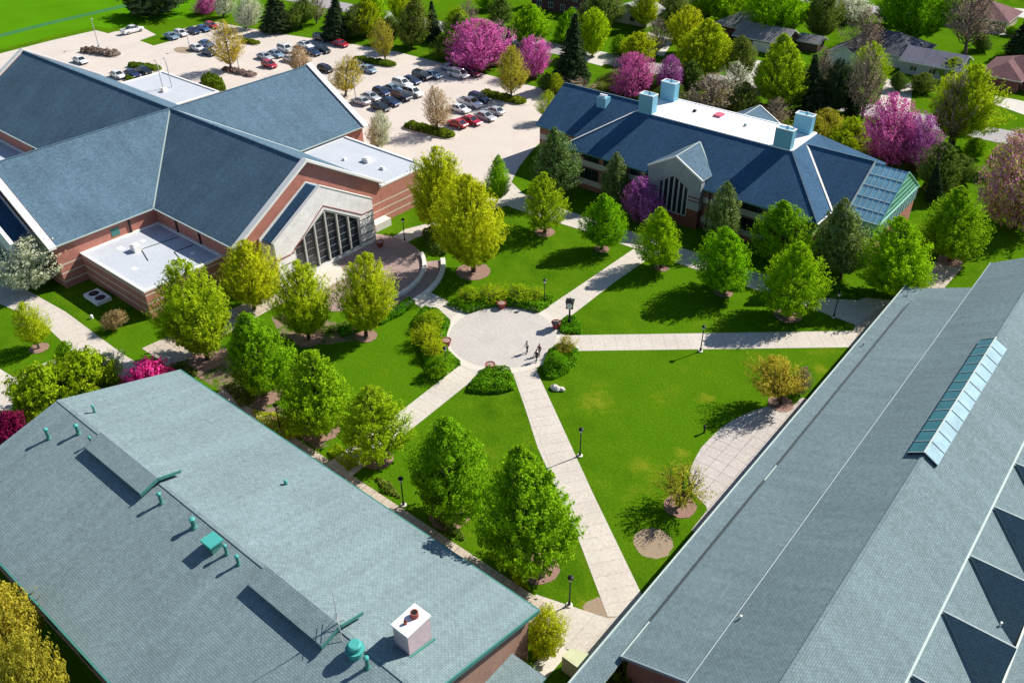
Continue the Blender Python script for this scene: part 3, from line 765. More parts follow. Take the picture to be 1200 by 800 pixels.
# ---- green-roofed building in the foreground
def onroof_near(px, py):
    z = 11.5
    while z > 5:
        g = G(px, py, z)
        if 10.42 - .262 * abs(22.3 - g[1]) >= z: return g
        z -= .01
    return g
def front_block():
    t = thing('green_roofed_building', 'brown brick building with grey green shingle roof, turquoise vents and pink chimney', 'building', (-52, 22.3, 0))
    X0, X1, Yn, Yf, Yr, zE, zR = -78.9, -26.6, 9.5, 35.1, 22.3, 7.05, 10.42
    mb = MB(); mb.box(X0 + .6, X1 - .55, Yn + .7, Yf - .65, 0, zE)
    for x in (X0 + .6, X1 - .55):
        mb.poly([(x, Yn + .7, zE), (x, Yf - .65, zE), (x, Yr, zR - .2)])
    mb.build('wall', 'tanbrick', t)
    mb = MB()
    mb.slab([(X0, Yr, zR), (X1, Yr, zR), (X1, Yf, zE), (X0 + .6, Yf, zE)], .18, 0, 1)
    mb.slab([(X0, Yr, zR), (X1, Yr, zR), (X1, Yn, zE), (X0, Yn, zE)], .18, 0, 1)
    ro = mb.build('roof', ['green', 'trimteal'], t)
    stripe(ro, 'ridge_cap', (X0, Yr, zR), (X1, Yr, zR), .32, .05, 'green', -.005)
    for a, b_ in (((X0 + .6, Yf + .05, zE - .1), (X1, Yf + .05, zE - .1)), ((X0, Yn - .05, zE - .1), (X1, Yn - .05, zE - .1))):
        stripe(ro, 'gutter', a, b_, .2, .2, 'trimteal')
    for yy in (Yf, Yn): stripe(ro, 'rake_board', (X1 + .03, Yr, zR - .08), (X1 + .03, yy, zE - .08), .12, .4, 'trimteal')
    # raised roof monitors along the ridge
    for (a, b_) in ((-69.9, -60.0), (-44.4, -35.4)):
        mb = MB(); zt = 11.12
        mb.slab([(a, 22.2, zt), (b_, 22.2, zt), (b_, 20.35, zt - .55), (a, 20.35, zt - .55)], .12, 0, 1)
        mb.slab([(a, 22.2, zt), (b_, 22.2, zt), (b_ + .0, 24.3, zt - .62), (a, 24.3, zt - .62)], .12, 0, 1)
        mo = mb.build('roof_monitor', ['green', 'trimteal'], t)
        for yy, zz in ((20.3, zt - .56), (24.35, zt - .63)): stripe(mo, 'rake_board', (b_ + .04, 22.2, zt - .08), (b_ + .04, yy, zz - .08), .1, .3, 'trimteal')
        mb = MB(); mb.prism([(a + .3, 21.0), (b_ - .3, 21.0), (b_ - .3, 23.5), (a + .3, 23.5)], 9.7, 10.72); mb.build('monitor_wall', 'darkfascia', mo)
    # vents
    for (bx, by, tx, ty, r_) in ((111, 483, 108, 475, .1), (57.6, 513.6, 54.4, 502.4, .16), (92.4, 508, 88.6, 498, .17), (107.6, 520.4, 104.4, 512, .1), (189.6, 589.4, 186.6, 578, .15),
                                (227.7, 617.5, 224, 607.7, .2), (266, 649, 263, 638.5, .13), (279.7, 661, 277.5, 651, .13), (431, 781.6, 428, 770, .15), (335, 567, 334.5, 563, .12)):
        p_ = onroof_near(bx, by); q = p_.copy(); lo, hi = 0, 4
        for _ in range(30):
            mm = (lo + hi) / 2
            if PIX(p_ + [0, 0, mm])[1] > ty: lo = mm
            else: hi = mm
        h_ = max(.3, lo)
        mb = MB(); mb.lathe(p_[0], p_[1], [(r_ * 1.9, p_[2] - .15), (r_ * 1.5, p_[2] + .1), (r_, p_[2] + .2), (r_, p_[2] + h_ - .15)], 10)
        vp = mb.build('vent_pipe', 'trimteal', ro, smooth=False)
        mb = MB(); mb.lathe(p_[0], p_[1], [(r_ * 1.35, p_[2] + h_ - .14), (r_ * 1.4, p_[2] + h_), (r_ * .6, p_[2] + h_ + .1)], 10); mb.build('vent_cap', 'ventteal', t)
    # box cowl
    p_ = onroof_near(251, 641)
    mb = MB(); x, y, z = p_; mb.box(x - .6, x + .55, y - .5, y + .5, z - .4, z + .75); cw = mb.build('vent_cowl', 'trimteal', ro)
    mb = MB(); mb.box(x - .75, x + .7, y - .65, y + .65, z + .75, z + .93); mb.build('cowl_lid', 'ventteal', t)
    # round ventilator
    p_ = onroof_near(417, 766); x, y, z = p_
    mb = MB(); mb.lathe(x, y, [(.55, z - .3), (.55, z + .55), (.72, z + .6), (.72, z + .72), (.52, z + .74), (.52, z + 1.15), (.40, z + 1.25)], 20); mb.build('round_ventilator', 'ventteal', ro)
    # aerial on guy struts
    p_ = onroof_near(398, 737); x, y, z = p_
    mb = MB(); mb.tube([(x, y, z), (x, y, z + 4.6)], [.045, .02], 6)
    for dx, dy in ((.9, -.5), (-.9, -.6), (0, 1.0)): mb.tube([(x + dx, y + dy, z - .1), (x, y, z + 1.5)], .028, 5)
    for h_ in (1.5, 1.75): mb.tube([(x - .55, y + .35, z + h_), (x + .55, y - .35, z + h_)], .022, 5); mb.tube([(x - .3, y - .45, z + h_ + .1), (x + .3, y + .45, z + h_ + .1)], .022, 5)
    mb.build('aerial', 'pole', t)
    # chimney
    x1, x0, y0, y1 = -30.2, -31.75, 24.2, 26.5
    mb = MB(); mb.box(x0, x1, y0, y1, 8.4, 12.1); ch = mb.build('chimney', 'cpink', t)
    mb = MB(); mb.box(x0 - .09, x1 + .09, y0 - .09, y1 + .09, 12.1, 12.28); mb.build('chimney_cap', 'cap', ch)
    for (cx_, cy_, r_, h_) in ((-31.0, 25.75, .33, .45), (-31.05, 24.85, .14, .3)):
        mb = MB(); mb.lathe(cx_, cy_, [(r_, 12.28), (r_ * .95, 12.28 + h_), (r_ * .72, 12.28 + h_), (r_ * .68, 12.28 + h_ - .12)], 16); mb.build('flue', 'flue', ch)
        mb = MB(); mb.lathe(cx_, cy_, [(r_ * .7, 12.28 + h_ - .1), (r_ * .7, 12.28 + h_ - .03)], 16); mb.build('flue_mouth', 'fluein', ch)
    mb = MB(); mb.slab([(x1 + .02, y0 - .1, 9.98), (x1 + .22, y0 - .1, 9.98), (x1 + .22, y1 + .2, 9.42), (x1 + .02, y1 + .2, 9.42)], .12); mb.build('chimney_flashing', 'trimteal', ch)
    # lower block at the gable end
    c1 = G(590, 757.5, 4.0); c2 = G(641, 793, 4.0)
    mb = MB(); mb.slab([(X1 - .5, c1[1], 4.0), (c2[0], c1[1], 4.0), (c2[0], 8, 4.0), (X1 - .5, 8, 4.0)], .2, 0, 1); mb.build('lower_roof', ['green', 'trimteal'], t)
    mb = MB(); mb.box(X1 - .5, c2[0] - .5, 8.5, c1[1] - .5, 0, 3.8); mb.build('lower_wall', 'tanbrick', t)
    for k, x in enumerate((-74, -68, -62, -56, -50, -44, -38, -32)):
        for z0 in (1.0, 4.3):
            for yy in ((Yn + .66, Yn + .72), (Yf - .67, Yf - .61)):
                mb = MB(); mb.box(x - 1.0, x + 1.0, yy[0], yy[1], z0, z0 + 1.5); mb.build('window', 'wglass', t)
front_block()

# ---- long building with the ridge skylight
def long_block():
    t = thing('long_shingled_building', 'long multi level building with grey green shingles, ridge skylight and a row of low gables', 'building', (-9, 70, 0))
    yF, yB = -20.0, 109.5
    # covered walk along the court
    mb = MB(); mb.slab([(-21.65, -20, 4.5), (-21.65, yB, 4.5), (-19.5, yB, 4.8), (-19.5, -20, 4.8)], .2, 0, 1); cw = mb.build('walk_roof', ['green2', 'gutter'], t)
    stripe(cw, 'gutter', (-21.72, -20, 4.5), (-21.72, yB, 4.5), .16, .18, 'gutter')
    mb = MB(); mb.slab([(-19.56, 37.0, 5.16), (-19.56, 104.5, 5.16), (-13.85, yB - .1, 7.2), (-13.85, 37.0, 7.2)], .13, 0, 1)
    mb.slab([(-19.56, 104.5, 5.16), (-19.5, yB - .1, 4.95), (-13.85, yB - .1, 7.2)], .13, 0, 1)
    ai = mb.build('aisle_roof', ['green2', 'darkfascia'], t)
    for ya_, yb_ in ((41.2, 62.5), (65.2, 104.0)): stripe(ai, 'step_shadow_strip', (-19.66, ya_, 5.12), (-19.66, yb_, 5.12), .17, .12, 'darkfascia')  # dark bars standing in for the thin shadow under the roof step
    stripe(ai, 'rake_board', (-19.6, 36.95, 5.1), (-13.9, 36.95, 7.15), .1, .3, 'flash')
    stripe(cw, 'eave_trim', (-19.66, 36.9, 5.12), (-19.66, 41.2, 5.12), .13, .12, 'gutter')
    stripe(cw, 'eave_trim', (-19.66, 62.5, 5.12), (-19.66, 65.2, 5.12), .13, .12, 'gutter')
    mb = MB(); mb.box(-19.3, -13.9, 37.5, yB - .6, 0, 4.95); mb.box(-17.6, -13.9, 37.5, yB - .6, 4.95, 5.65); mb.box(-15.9, -13.9, 37.5, yB - .6, 5.65, 6.3)
    mb.build('aisle_wall', 'brickplain', t)
    # main roof
    mb = MB()
    mb.slab([(-7.9, -20, 10.7), (-7.9, 117.5, 10.7), (-13.85, 117.5, 7.2), (-13.85, -20, 7.2)], .2, 0, 1)
    mb.slab([(-7.9, -20, 10.7), (-7.9, 117.5, 10.7), (-1.3, 117.5, 6.95), (-1.3, -20, 6.95)], .2, 0, 1)
    ro = mb.build('roof', ['green2', 'gutter'], t)
    stripe(ro, 'ridge_cap', (-7.9, -20, 10.7), (-7.9, 117.5, 10.7), .3, .05, 'green2', -.005)
    stripe(ro, 'roof_break_flashing', (-13.88, -20, 7.2), (-13.88, 117.5, 7.2), .09, .06, 'flash', .05)
    stripe(ro, 'gutter', (-1.25, -20, 6.86), (-1.25, 117.5, 6.86), .22, .2, 'gutter')
    mb = MB(); mb.box(-13.6, -1.6, -20, 117.0, 0, 7.0)
    mb.poly([(-13.6, 117.0, 7.0), (-1.6, 117.0, 7.0), (-7.9, 117.0, 10.5)])
    mb.build('wall', 'brickplain', t)
    # ridge skylight, two glazed slopes
    ya, yb = 69.0, 92.7; zt = 11.05
    n = 12
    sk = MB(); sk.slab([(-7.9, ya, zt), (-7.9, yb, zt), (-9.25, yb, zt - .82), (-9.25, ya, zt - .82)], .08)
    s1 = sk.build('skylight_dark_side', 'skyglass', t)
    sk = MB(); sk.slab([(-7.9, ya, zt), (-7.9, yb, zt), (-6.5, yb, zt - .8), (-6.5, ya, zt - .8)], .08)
    s2 = sk.build('skylight_pale_side', 'skyglass_reflect', t)
    for k in range(n + 1):
        y = ya + (yb - ya) * k / n
        f1 = MB(); f1.bar((-7.93, y, zt + .03), (-9.25, y, zt - .78), .07, .05); f1.build('glazing_bar', 'gutter', s1)
        f2 = MB(); f2.bar((-7.87, y, zt + .03), (-6.5, y, zt - .76), .06, .05); f2.build('glazing_bar', 'flash', s2)
    stripe(s2, 'skylight_ridge', (-7.9, ya - .1, zt), (-7.9, yb + .1, zt), .16, .08, 'gutter', .05)
    mb = MB(); mb.box(-9.2, -6.55, ya + .05, yb - .05, 9.6, 10.15); mb.box(-8.3, -7.5, ya + .05, yb - .05, 10.15, 10.8); mb.build('skylight_kerb', 'darkfascia', t)
    # lower roof on the far side of the gutter with level-ridged gables
    mb = MB(); mb.slab([(-1.2, -20, 6.7), (-1.2, 117.5, 6.7), (4.6, 117.5, 3.0), (4.6, -20, 3.0)], .2, 0, 1); lo = mb.build('lower_roof', ['green2', 'gutter'], t)
    mb = MB(); mb.box(-1.6, 4.2, -20, 117.0, 0, 2.95); mb.build('lower_wall', 'brickplain', t)
    d = 7.45
    for k in range(-4, 8):
        y = 56.0 + d * k
        mb = MB(); zr = 6.86; hwv = 3.7; x1 = 4.45
        zb = 3.1
        mb.slab([(-1.1, y, zr), (x1, y, zr), (x1, y - hwv, zb)], .12, 0, 1)
        mb.slab([(-1.1, y, zr), (x1, y, zr), (x1, y + hwv, zb)], .12, 0, 1)
        g = mb.build('cross_gable', ['green2', 'gutter'], t)
        stripe(g, 'ridge_cap', (-1.1, y, zr), (x1, y, zr), .14, .05, 'flash', .04)
        mb = MB(); mb.prism([(x1 - .3, y - hwv), (x1 - .1, y - hwv), (x1 - .1, y + hwv), (x1 - .3, y + hwv)], 2.9, 3.1); mb.poly([(x1 - .1, y - hwv + .1, 3.1), (x1 - .1, y + hwv - .1, 3.1), (x1 - .1, y, zr - .15)]); mb.build('gable_wall', 'brickplain', g)
    mb = MB(); mb.slab([(4.7, -20, 3.2), (4.7, 117.5, 3.2), (12, 117.5, 2.9), (12, -20, 2.9)], .2, 0, 1); ou = mb.build('outer_roof', ['green2', 'gutter'], t)
    stripe(ou, 'gutter', (4.68, -20, 3.3), (4.68, 117.5, 3.3), .16, .3, 'gutter')
    mb = MB(); mb.box(4.9, 11.6, -20, 117, 0, 2.95); mb.build('outer_wall', 'brickplain', t)
    for y in (-14, -4, 6, 16, 26, 44, 54, 64, 74, 84, 94, 104):
        if y < 37: 
            mb = MB(); mb.box(-21.5, -21.3, y, y + .2, 0, 4.35); mb.build('walk_post', 'white', t)
        else:
            mb = MB(); mb.box(-19.4, -19.28, y, y + 3, 1.0, 2.6); mb.build('window', 'wglass', t)
    for y in range(41, 108, 8):
        mb = MB(); mb.box(-21.5, -21.3, y, y + .2, 0, 4.35); mb.build('walk_post', 'white', t)
    # small pipes on the slopes
    for (x, y, z, mt) in ((-13.4, 44.5, 7.5, 'coping'), (3.0, 60.2, 4.2, 'white'), (-20.9, 92, 4.75, 'pole')):
        mb = MB(); mb.lathe(x, y, [(.08, z - .2), (.08, z + .25), (.1, z + .3)], 8); mb.build('vent_pipe', mt, t)
long_block()

# pale enclosure by the forecourt
b = MB(); P = [G(x, y, 2.0)[:2] for x, y in ((658.7, 768.5), (669, 759), (706, 770), (684, 787))]
b.prism([tuple(p) for p in P], 0, 2.0)
M['enclose'] = plain('pale_green_concrete', (0.50, 0.52, 0.33), 0.85)
e_ = b.build('concrete_enclosure', 'enclose', origin=(P[0][0], P[0][1], 0)); tag(e_, 'low pale green concrete enclosure beside the ramp between two green roofed buildings', 'enclosure')

# ---- houses beyond the street
def house(name, label, cx, cy, L, W, wh, rh, roofmat, wallcol, axis='x', typ='gable', rot=0, wins=True, garage=False, chim=False, wing=None):
    key = 'hw_%02x%02x%02x' % tuple(int(c * 255) for c in wallcol)
    if key not in M: M[key] = brickmat('house_wall', wallcol, mortar=tuple(min(1, c * 1.3) for c in wallcol))
    t = thing(name, label, 'house', (cx, cy, 0), 'houses beyond the street')
    def tr(x, y, z):
        c, s = math.cos(R(rot)), math.sin(R(rot)); return (cx + x * c - y * s, cy + x * s + y * c, z)
    class TM(MB):
        def poly(s, pts, m=0, ud=None): MB.poly(s, [tr(*p) for p in pts], m, ud)
    def block(x0, x1, y0, y1, wh, rh, axis, typ, nm='roof'):
        mb = TM(); mb.box(x0, x1, y0, y1, 0, wh)
        o = .7
        X0, X1, Y0, Y1 = x0 - o, x1 + o, y0 - o, y1 + o; xm, ym = (x0 + x1) / 2, (y0 + y1) / 2
        rf = TM(); zt = wh + rh
        if axis == 'x':
            i = (Y1 - Y0) / 2 if typ == 'hip' else 0
            A, B_ = (X0 + i, ym, zt), (X1 - i, ym, zt)
            rf.slab([A, B_, (X1, Y0, wh), (X0, Y0, wh)], .2, 0, 1); rf.slab([A, B_, (X1, Y1, wh), (X0, Y1, wh)], .2, 0, 1)
            if typ == 'hip': rf.slab([A, (X0, Y0, wh), (X0, Y1, wh)], .2, 0, 1); rf.slab([B_, (X1, Y0, wh), (X1, Y1, wh)], .2, 0, 1)
            else:
                for xx in (x0, x1): mb.poly([(xx, y0, wh), (xx, y1, wh), (xx, ym, zt - .25)])
        else:
            i = (X1 - X0) / 2 if typ == 'hip' else 0
            A, B_ = (xm, Y0 + i, zt), (xm, Y1 - i, zt)
            rf.slab([A, B_, (X0, Y1, wh), (X0, Y0, wh)], .2, 0, 1); rf.slab([A, B_, (X1, Y1, wh), (X1, Y0, wh)], .2, 0, 1)
            if typ == 'hip': rf.slab([A, (X0, Y0, wh), (X1, Y0, wh)], .2, 0, 1); rf.slab([B_, (X0, Y1, wh), (X1, Y1, wh)], .2, 0, 1)
            else:
                for yy in (y0, y1): mb.poly([(x0, yy, wh), (x1, yy, wh), (xm, yy, zt - .25)])
        mb.build('wall', key, t); return rf.build(nm, [roofmat, 'coping'], t)
    ro = block(-L / 2, L / 2, -W / 2, W / 2, wh, rh, axis, typ)
    y0 = -W / 2
    if wing: 
        block(*wing); y0 = min(y0, wing[2])
    if wins:
        for k in range(int(L / 4.5)):
            x = -L / 2 + 2.2 + k * 4.3
            for zz in ([1.0] if wh < 4 else [1.0, 3.9]):
                mb = TM(); mb.box(x, x + 1.5, -W / 2 - .06, -W / 2 + .02, zz, zz + 1.35); wo = mb.build('window', 'wglass', t)
                mb = TM(); 
                for a in ((x - .12, x, zz - .1, zz + 1.45), (x + 1.5, x + 1.62, zz - .1, zz + 1.45), (x, x + 1.5, zz + 1.35, zz + 1.45), (x, x + 1.5, zz - .1, zz), (x + .7, x + .8, zz, zz + 1.35)):
                    mb.box(a[0], a[1], -W / 2 - .1, -W / 2 - .03, a[2], a[3])
                mb.build('window_frame', 'frame', wo)
    if garage:
        x = garage[0]; yg = garage[1]
        mb = TM(); mb.box(x, x + 4.8, yg - .08, yg + .02, 0.1, 2.4); gd = mb.build('garage_door', 'white', t)
        mb = TM(); 
        for z in (.7, 1.25, 1.8): mb.box(x + .05, x + 4.75, yg - .1, yg - .08, z, z + .04)
        mb.build('door_panel_line', 'flash', gd)
    if chim:
        mb = TM(); mb.box(chim[0] - .5, chim[0] + .5, chim[1] - .4, chim[1] + .4, wh, wh + rh + 1.0); mb.box(chim[0] - .6, chim[0] + .6, chim[1] - .5, chim[1] + .5, wh + rh + 1.0, wh + rh + 1.15); mb.build('chimney', 'cap' if roofmat == 'maroon' else 'brickplain', ro)
    return t
M['maroon'] = shingle('maroon_shingles', (0.17, 0.085, 0.09), row=.3)
M['greyroof'] = shingle('weathered_grey_shingles', (0.25, 0.24, 0.25), row=.3)
M['darkroof'] = shingle('charcoal_shingles', (0.095, 0.10, 0.12), row=.3)
M['paleroof'] = shingle('pale_grey_shingles', (0.38, 0.38, 0.38), row=.3)
M['mauveroof'] = shingle('blue_mauve_shingles', (0.15, 0.15, 0.20), row=.3)
def gc(x, y, z=0): g = G(x, y, z); return g[0], g[1]
x, y = gc(660, 20, 0); house('dark_brick_house', 'two storey dark brick house with pale framed windows behind the bright green trees', x - 2, y + 8, 24, 10, 6.2, 3.0, 'maroon', (0.10, 0.045, 0.04), 'x', 'hip')
x, y = gc(735, 29); house('pale_roofed_house', 'house with pale grey gabled roof half hidden by trees near a curved driveway', x, y + 5, 12, 9, 3.0, 2.6, 'paleroof', (0.45, 0.42, 0.36), 'y', 'gable')
x, y = gc(800, 14); house('grey_bungalow', 'low grey roofed bungalow in tree shade behind the pale roofed house', x, y + 6, 18, 10, 3.0, 2.6, 'greyroof', (0.25, 0.17, 0.13), 'x', 'hip')
x, y = gc(884, 62); house('garage_house', 'grey roofed house with white garage door at the head of a pale driveway', x, y + 6, 13, 9, 3.0, 2.6, 'greyroof', (0.13, 0.06, 0.05), 'x', 'gable', garage=(-1.5, -4.5), wins=False, wing=(-16, -3, 2, 13, 3.0, 3.2, 'x', 'hip'))
x, y = gc(946, 60); house('small_grey_shed', 'small shed with grey pitched roof beside a sunny lawn', x, y + 2, 5, 4, 2.3, 1.4, 'greyroof', (0.15, 0.10, 0.08), 'x', 'gable', wins=False)
x, y = gc(985, 80); house('white_gabled_house', 'charcoal roofed house with a white front gable among bare trees', x, y + 5, 8, 9, 2.8, 2.4, 'darkroof', (0.66, 0.66, 0.66), 'y', 'gable', wins=False, wing=(-3, 14, 3.5, 17, 3.0, 3.4, 'x', 'hip'))
x, y = gc(1084, 92); house('blue_roofed_house', 'low house with blue grey roof and white rake board above a curved driveway', x, y + 5.5, 12.5, 9.5, 3.0, 2.2, 'mauveroof', (0.40, 0.40, 0.42), 'x', 'gable', wing=(-15, -6.2, 0, 9, 3.0, 2.2, 'x', 'gable'))
x, y = gc(1141, 34); house('tan_brick_house', 'tan brick house with maroon hipped roof across the back lawn', x, y + 7, 15, 13, 3.0, 3.2, 'maroon', (0.42, 0.34, 0.22), 'x', 'hip')
x, y = gc(1178, 108); house('maroon_roofed_house', 'house with broad maroon roof, skylights and a shaded front porch', x + 5, y + 9, 22, 11, 3.0, 3.0, 'maroon', (0.22, 0.08, 0.07), 'x', 'hip', chim=(4, 2), wing=(-11, -3, -9, 4, 3.0, 2.4, 'y', 'hip'))
# ------------------------------------------------------------------ foliage
rng = np.random.default_rng(11)
M['lf_bright'] = leafmat('leaf_bright_green', [(0.12, 0.25, 0.008), (0.24, 0.46, 0.012), (0.38, 0.62, 0.02)], .5)
M['lf_yellow'] = leafmat('leaf_yellow_green', [(0.24, 0.32, 0.008), (0.46, 0.58, 0.014), (0.66, 0.72, 0.04)], .5)
M['lf_lime'] = leafmat('leaf_lime', [(0.18, 0.34, 0.006), (0.34, 0.58, 0.01), (0.50, 0.70, 0.02)], .5)
M['lf_gold'] = leafmat('leaf_golden', [(0.30, 0.27, 0.02), (0.50, 0.44, 0.04), (0.66, 0.58, 0.10)], .4)
M['lf_bronze'] = leafmat('leaf_bronze', [(0.36, 0.24, 0.10), (0.52, 0.36, 0.18), (0.60, 0.48, 0.24)], .4)
M['lf_olive'] = leafmat('leaf_olive', [(0.07, 0.12, 0.025), (0.15, 0.23, 0.03), (0.32, 0.38, 0.08)])
M['lf_pear'] = leafmat('leaf_pear_with_blossom', [(0.05, 0.11, 0.02), (0.12, 0.21, 0.04), (0.25, 0.36, 0.07), (0.62, 0.64, 0.46)])
M['lf_magenta'] = leafmat('blossom_magenta', [(0.34, 0.03, 0.18), (0.62, 0.10, 0.40), (0.84, 0.26, 0.58), (0.50, 0.10, 0.30)], hue=0.02)
M['lf_hot'] = leafmat('blossom_hot_pink', [(0.60, 0.02, 0.22), (0.88, 0.06, 0.38), (0.92, 0.22, 0.55)], hue=0.01)
M['lf_wine'] = leafmat('leaf_wine_red', [(0.14, 0.005, 0.04), (0.30, 0.015, 0.09), (0.42, 0.03, 0.15)], hue=0.01)
M['lf_purple'] = leafmat('blossom_purple', [(0.24, 0.04, 0.22), (0.44, 0.12, 0.38), (0.62, 0.30, 0.54)], hue=0.02)
M['lf_mixed'] = leafmat('crabapple_leaf_and_blossom', [(0.66, 0.22, 0.50), (0.60, 0.22, 0.42), (0.44, 0.46, 0.08), (0.66, 0.66, 0.12)])
M['lf_white'] = leafmat('blossom_white', [(0.30, 0.36, 0.14), (0.66, 0.68, 0.48), (0.82, 0.82, 0.72)], hue=0.01)
M['lf_spruce'] = leafmat('needles_dark', [(0.02, 0.045, 0.024), (0.05, 0.085, 0.035), (0.10, 0.14, 0.05)], trans=0.15)
M['lf_grey'] = leafmat('bud_grey_brown', [(0.22, 0.15, 0.12), (0.36, 0.27, 0.21), (0.45, 0.40, 0.20)], trans=0.2)
M['lf_hedge'] = leafmat('leaf_hedge', [(0.07, 0.18, 0.006), (0.14, 0.34, 0.010), (0.26, 0.50, 0.02)])
M['lf_hedgedark'] = leafmat('leaf_yew', [(0.09, 0.14, 0.010), (0.16, 0.23, 0.016), (0.26, 0.33, 0.03)])
M['lf_brownhedge'] = leafmat('leaf_brown_shrub', [(0.17, 0.11, 0.10), (0.30, 0.22, 0.18), (0.44, 0.34, 0.30)], trans=0.15)

ENV = {
    'oval':  lambda t: np.maximum(0.02, np.sin(np.pi * np.clip(t, 0, 1) ** 0.62)) ** 0.70,
    'round': lambda t: np.maximum(0.02, np.sin(np.pi * (0.06 + 0.94 * np.clip(t, 0, 1)) ** 0.86)) ** 0.60,
    'vase':  lambda t: np.maximum(0.02, np.sin(np.pi * (0.05 + 0.95 * np.clip(t, 0, 1)) ** 0.95)) ** 0.70,
    'cone':  lambda t: np.maximum(0.03, (1 - np.clip(t, 0, 1)) ** 0.85 * (0.75 + 0.25 * np.minimum(1, t * 8))),
    'spread': lambda t: np.maximum(0.02, np.sin(np.pi * (0.12 + 0.88 * np.clip(t, 0, 1)) ** 1.0)) ** 0.50,
}
# name: env, Rref, Href, crown base, clumps, leaves per clump, leaf size, stretch, clump radius, limbs, surface bias, leaf material, bark, lump
KIND = {
    'oval':   ('oval', 3.6, 9.0, .13, 780, 42, .115, 1.7, .40, 60, .46, 'bark', .24),
    'vase':   ('vase', 3.9, 10.0, .13, 760, 38, .105, 3.2, .36, 70, .44, 'bark', .26),
    'round':  ('round', 4.6, 9.0, .11, 760, 34, .16, 1.6, .46, 40, .50, 'bark', .32),
    'airy':   ('vase', 3.2, 8.5, .18, 440, 18, .10, 2.4, .30, 48, .40, 'barkgrey', .22),
    'bare':   ('vase', 4.0, 9.0, .20, 330, 10, .11, 3.2, .35, 80, .35, 'barkgrey', .24),
    'redbud': ('spread', 4.4, 6.5, .10, 700, 26, .125, 1.6, .42, 46, .46, 'bark', .28),
    'cone':   ('cone', 3.3, 12.0, .03, 800, 30, .18, 2.6, .50, 40, .50, 'bark', .16),
    'fan':    ('vase', 3.2, 4.4, .34, 330, 20, .085, 2.0, .26, 46, .50, 'bark', .30),
    'multi':  ('spread', 3.0, 4.6, .16, 330, 24, .09, 2.0, .30, 38, .45, 'bark', .26),
    'shrub':  ('spread', 2.2, 2.6, .00, 320, 30, .10, 1.8, .30, 14, .45, 'bark', .28),
}
def lumpf(dirs, seed, amp):
    r_ = np.random.default_rng(seed); o = np.zeros(len(dirs))
    for k in range(7):
        f = r_.normal(0, 1, 3) * (2.2 + 0.7 * k); o += np.sin(dirs @ f + r_.uniform(0, 6.28)) / (1 + .35 * k)
    return 1 + amp * o / 2.2

def quads(name, c, nrm, up, sx, sy, u, v, mat):
    n = len(c)
    a = np.cross(nrm, up); a /= np.maximum(1e-6, np.linalg.norm(a, axis=1))[:, None]
    b_ = np.cross(a, nrm)
    X = a * sx[:, None]; Y = b_ * sy[:, None]
    V = np.stack([c - Y, c + X * .55 - Y * .1, c + Y, c - X * .55 + Y * .1], 1).reshape(-1, 3)
    me = bpy.data.meshes.new(name)
    me.vertices.add(4 * n); me.vertices.foreach_set('co', V.astype(np.float32).ravel())
    me.loops.add(4 * n); me.loops.foreach_set('vertex_index', np.arange(4 * n, dtype=np.int32))
    me.polygons.add(n); me.polygons.foreach_set('loop_start', np.arange(0, 4 * n, 4, dtype=np.int32)); me.polygons.foreach_set('loop_total', np.full(n, 4, dtype=np.int32))
    me.materials.append(M[mat])
    me.update(calc_edges=True)
    uvl = me.uv_layers.new(name='UVMap')
    uv = np.stack([np.repeat(u, 4), np.repeat(v, 4)], 1); uvl.data.foreach_set('uv', uv.astype(np.float32).ravel())
    me.validate()
    return me

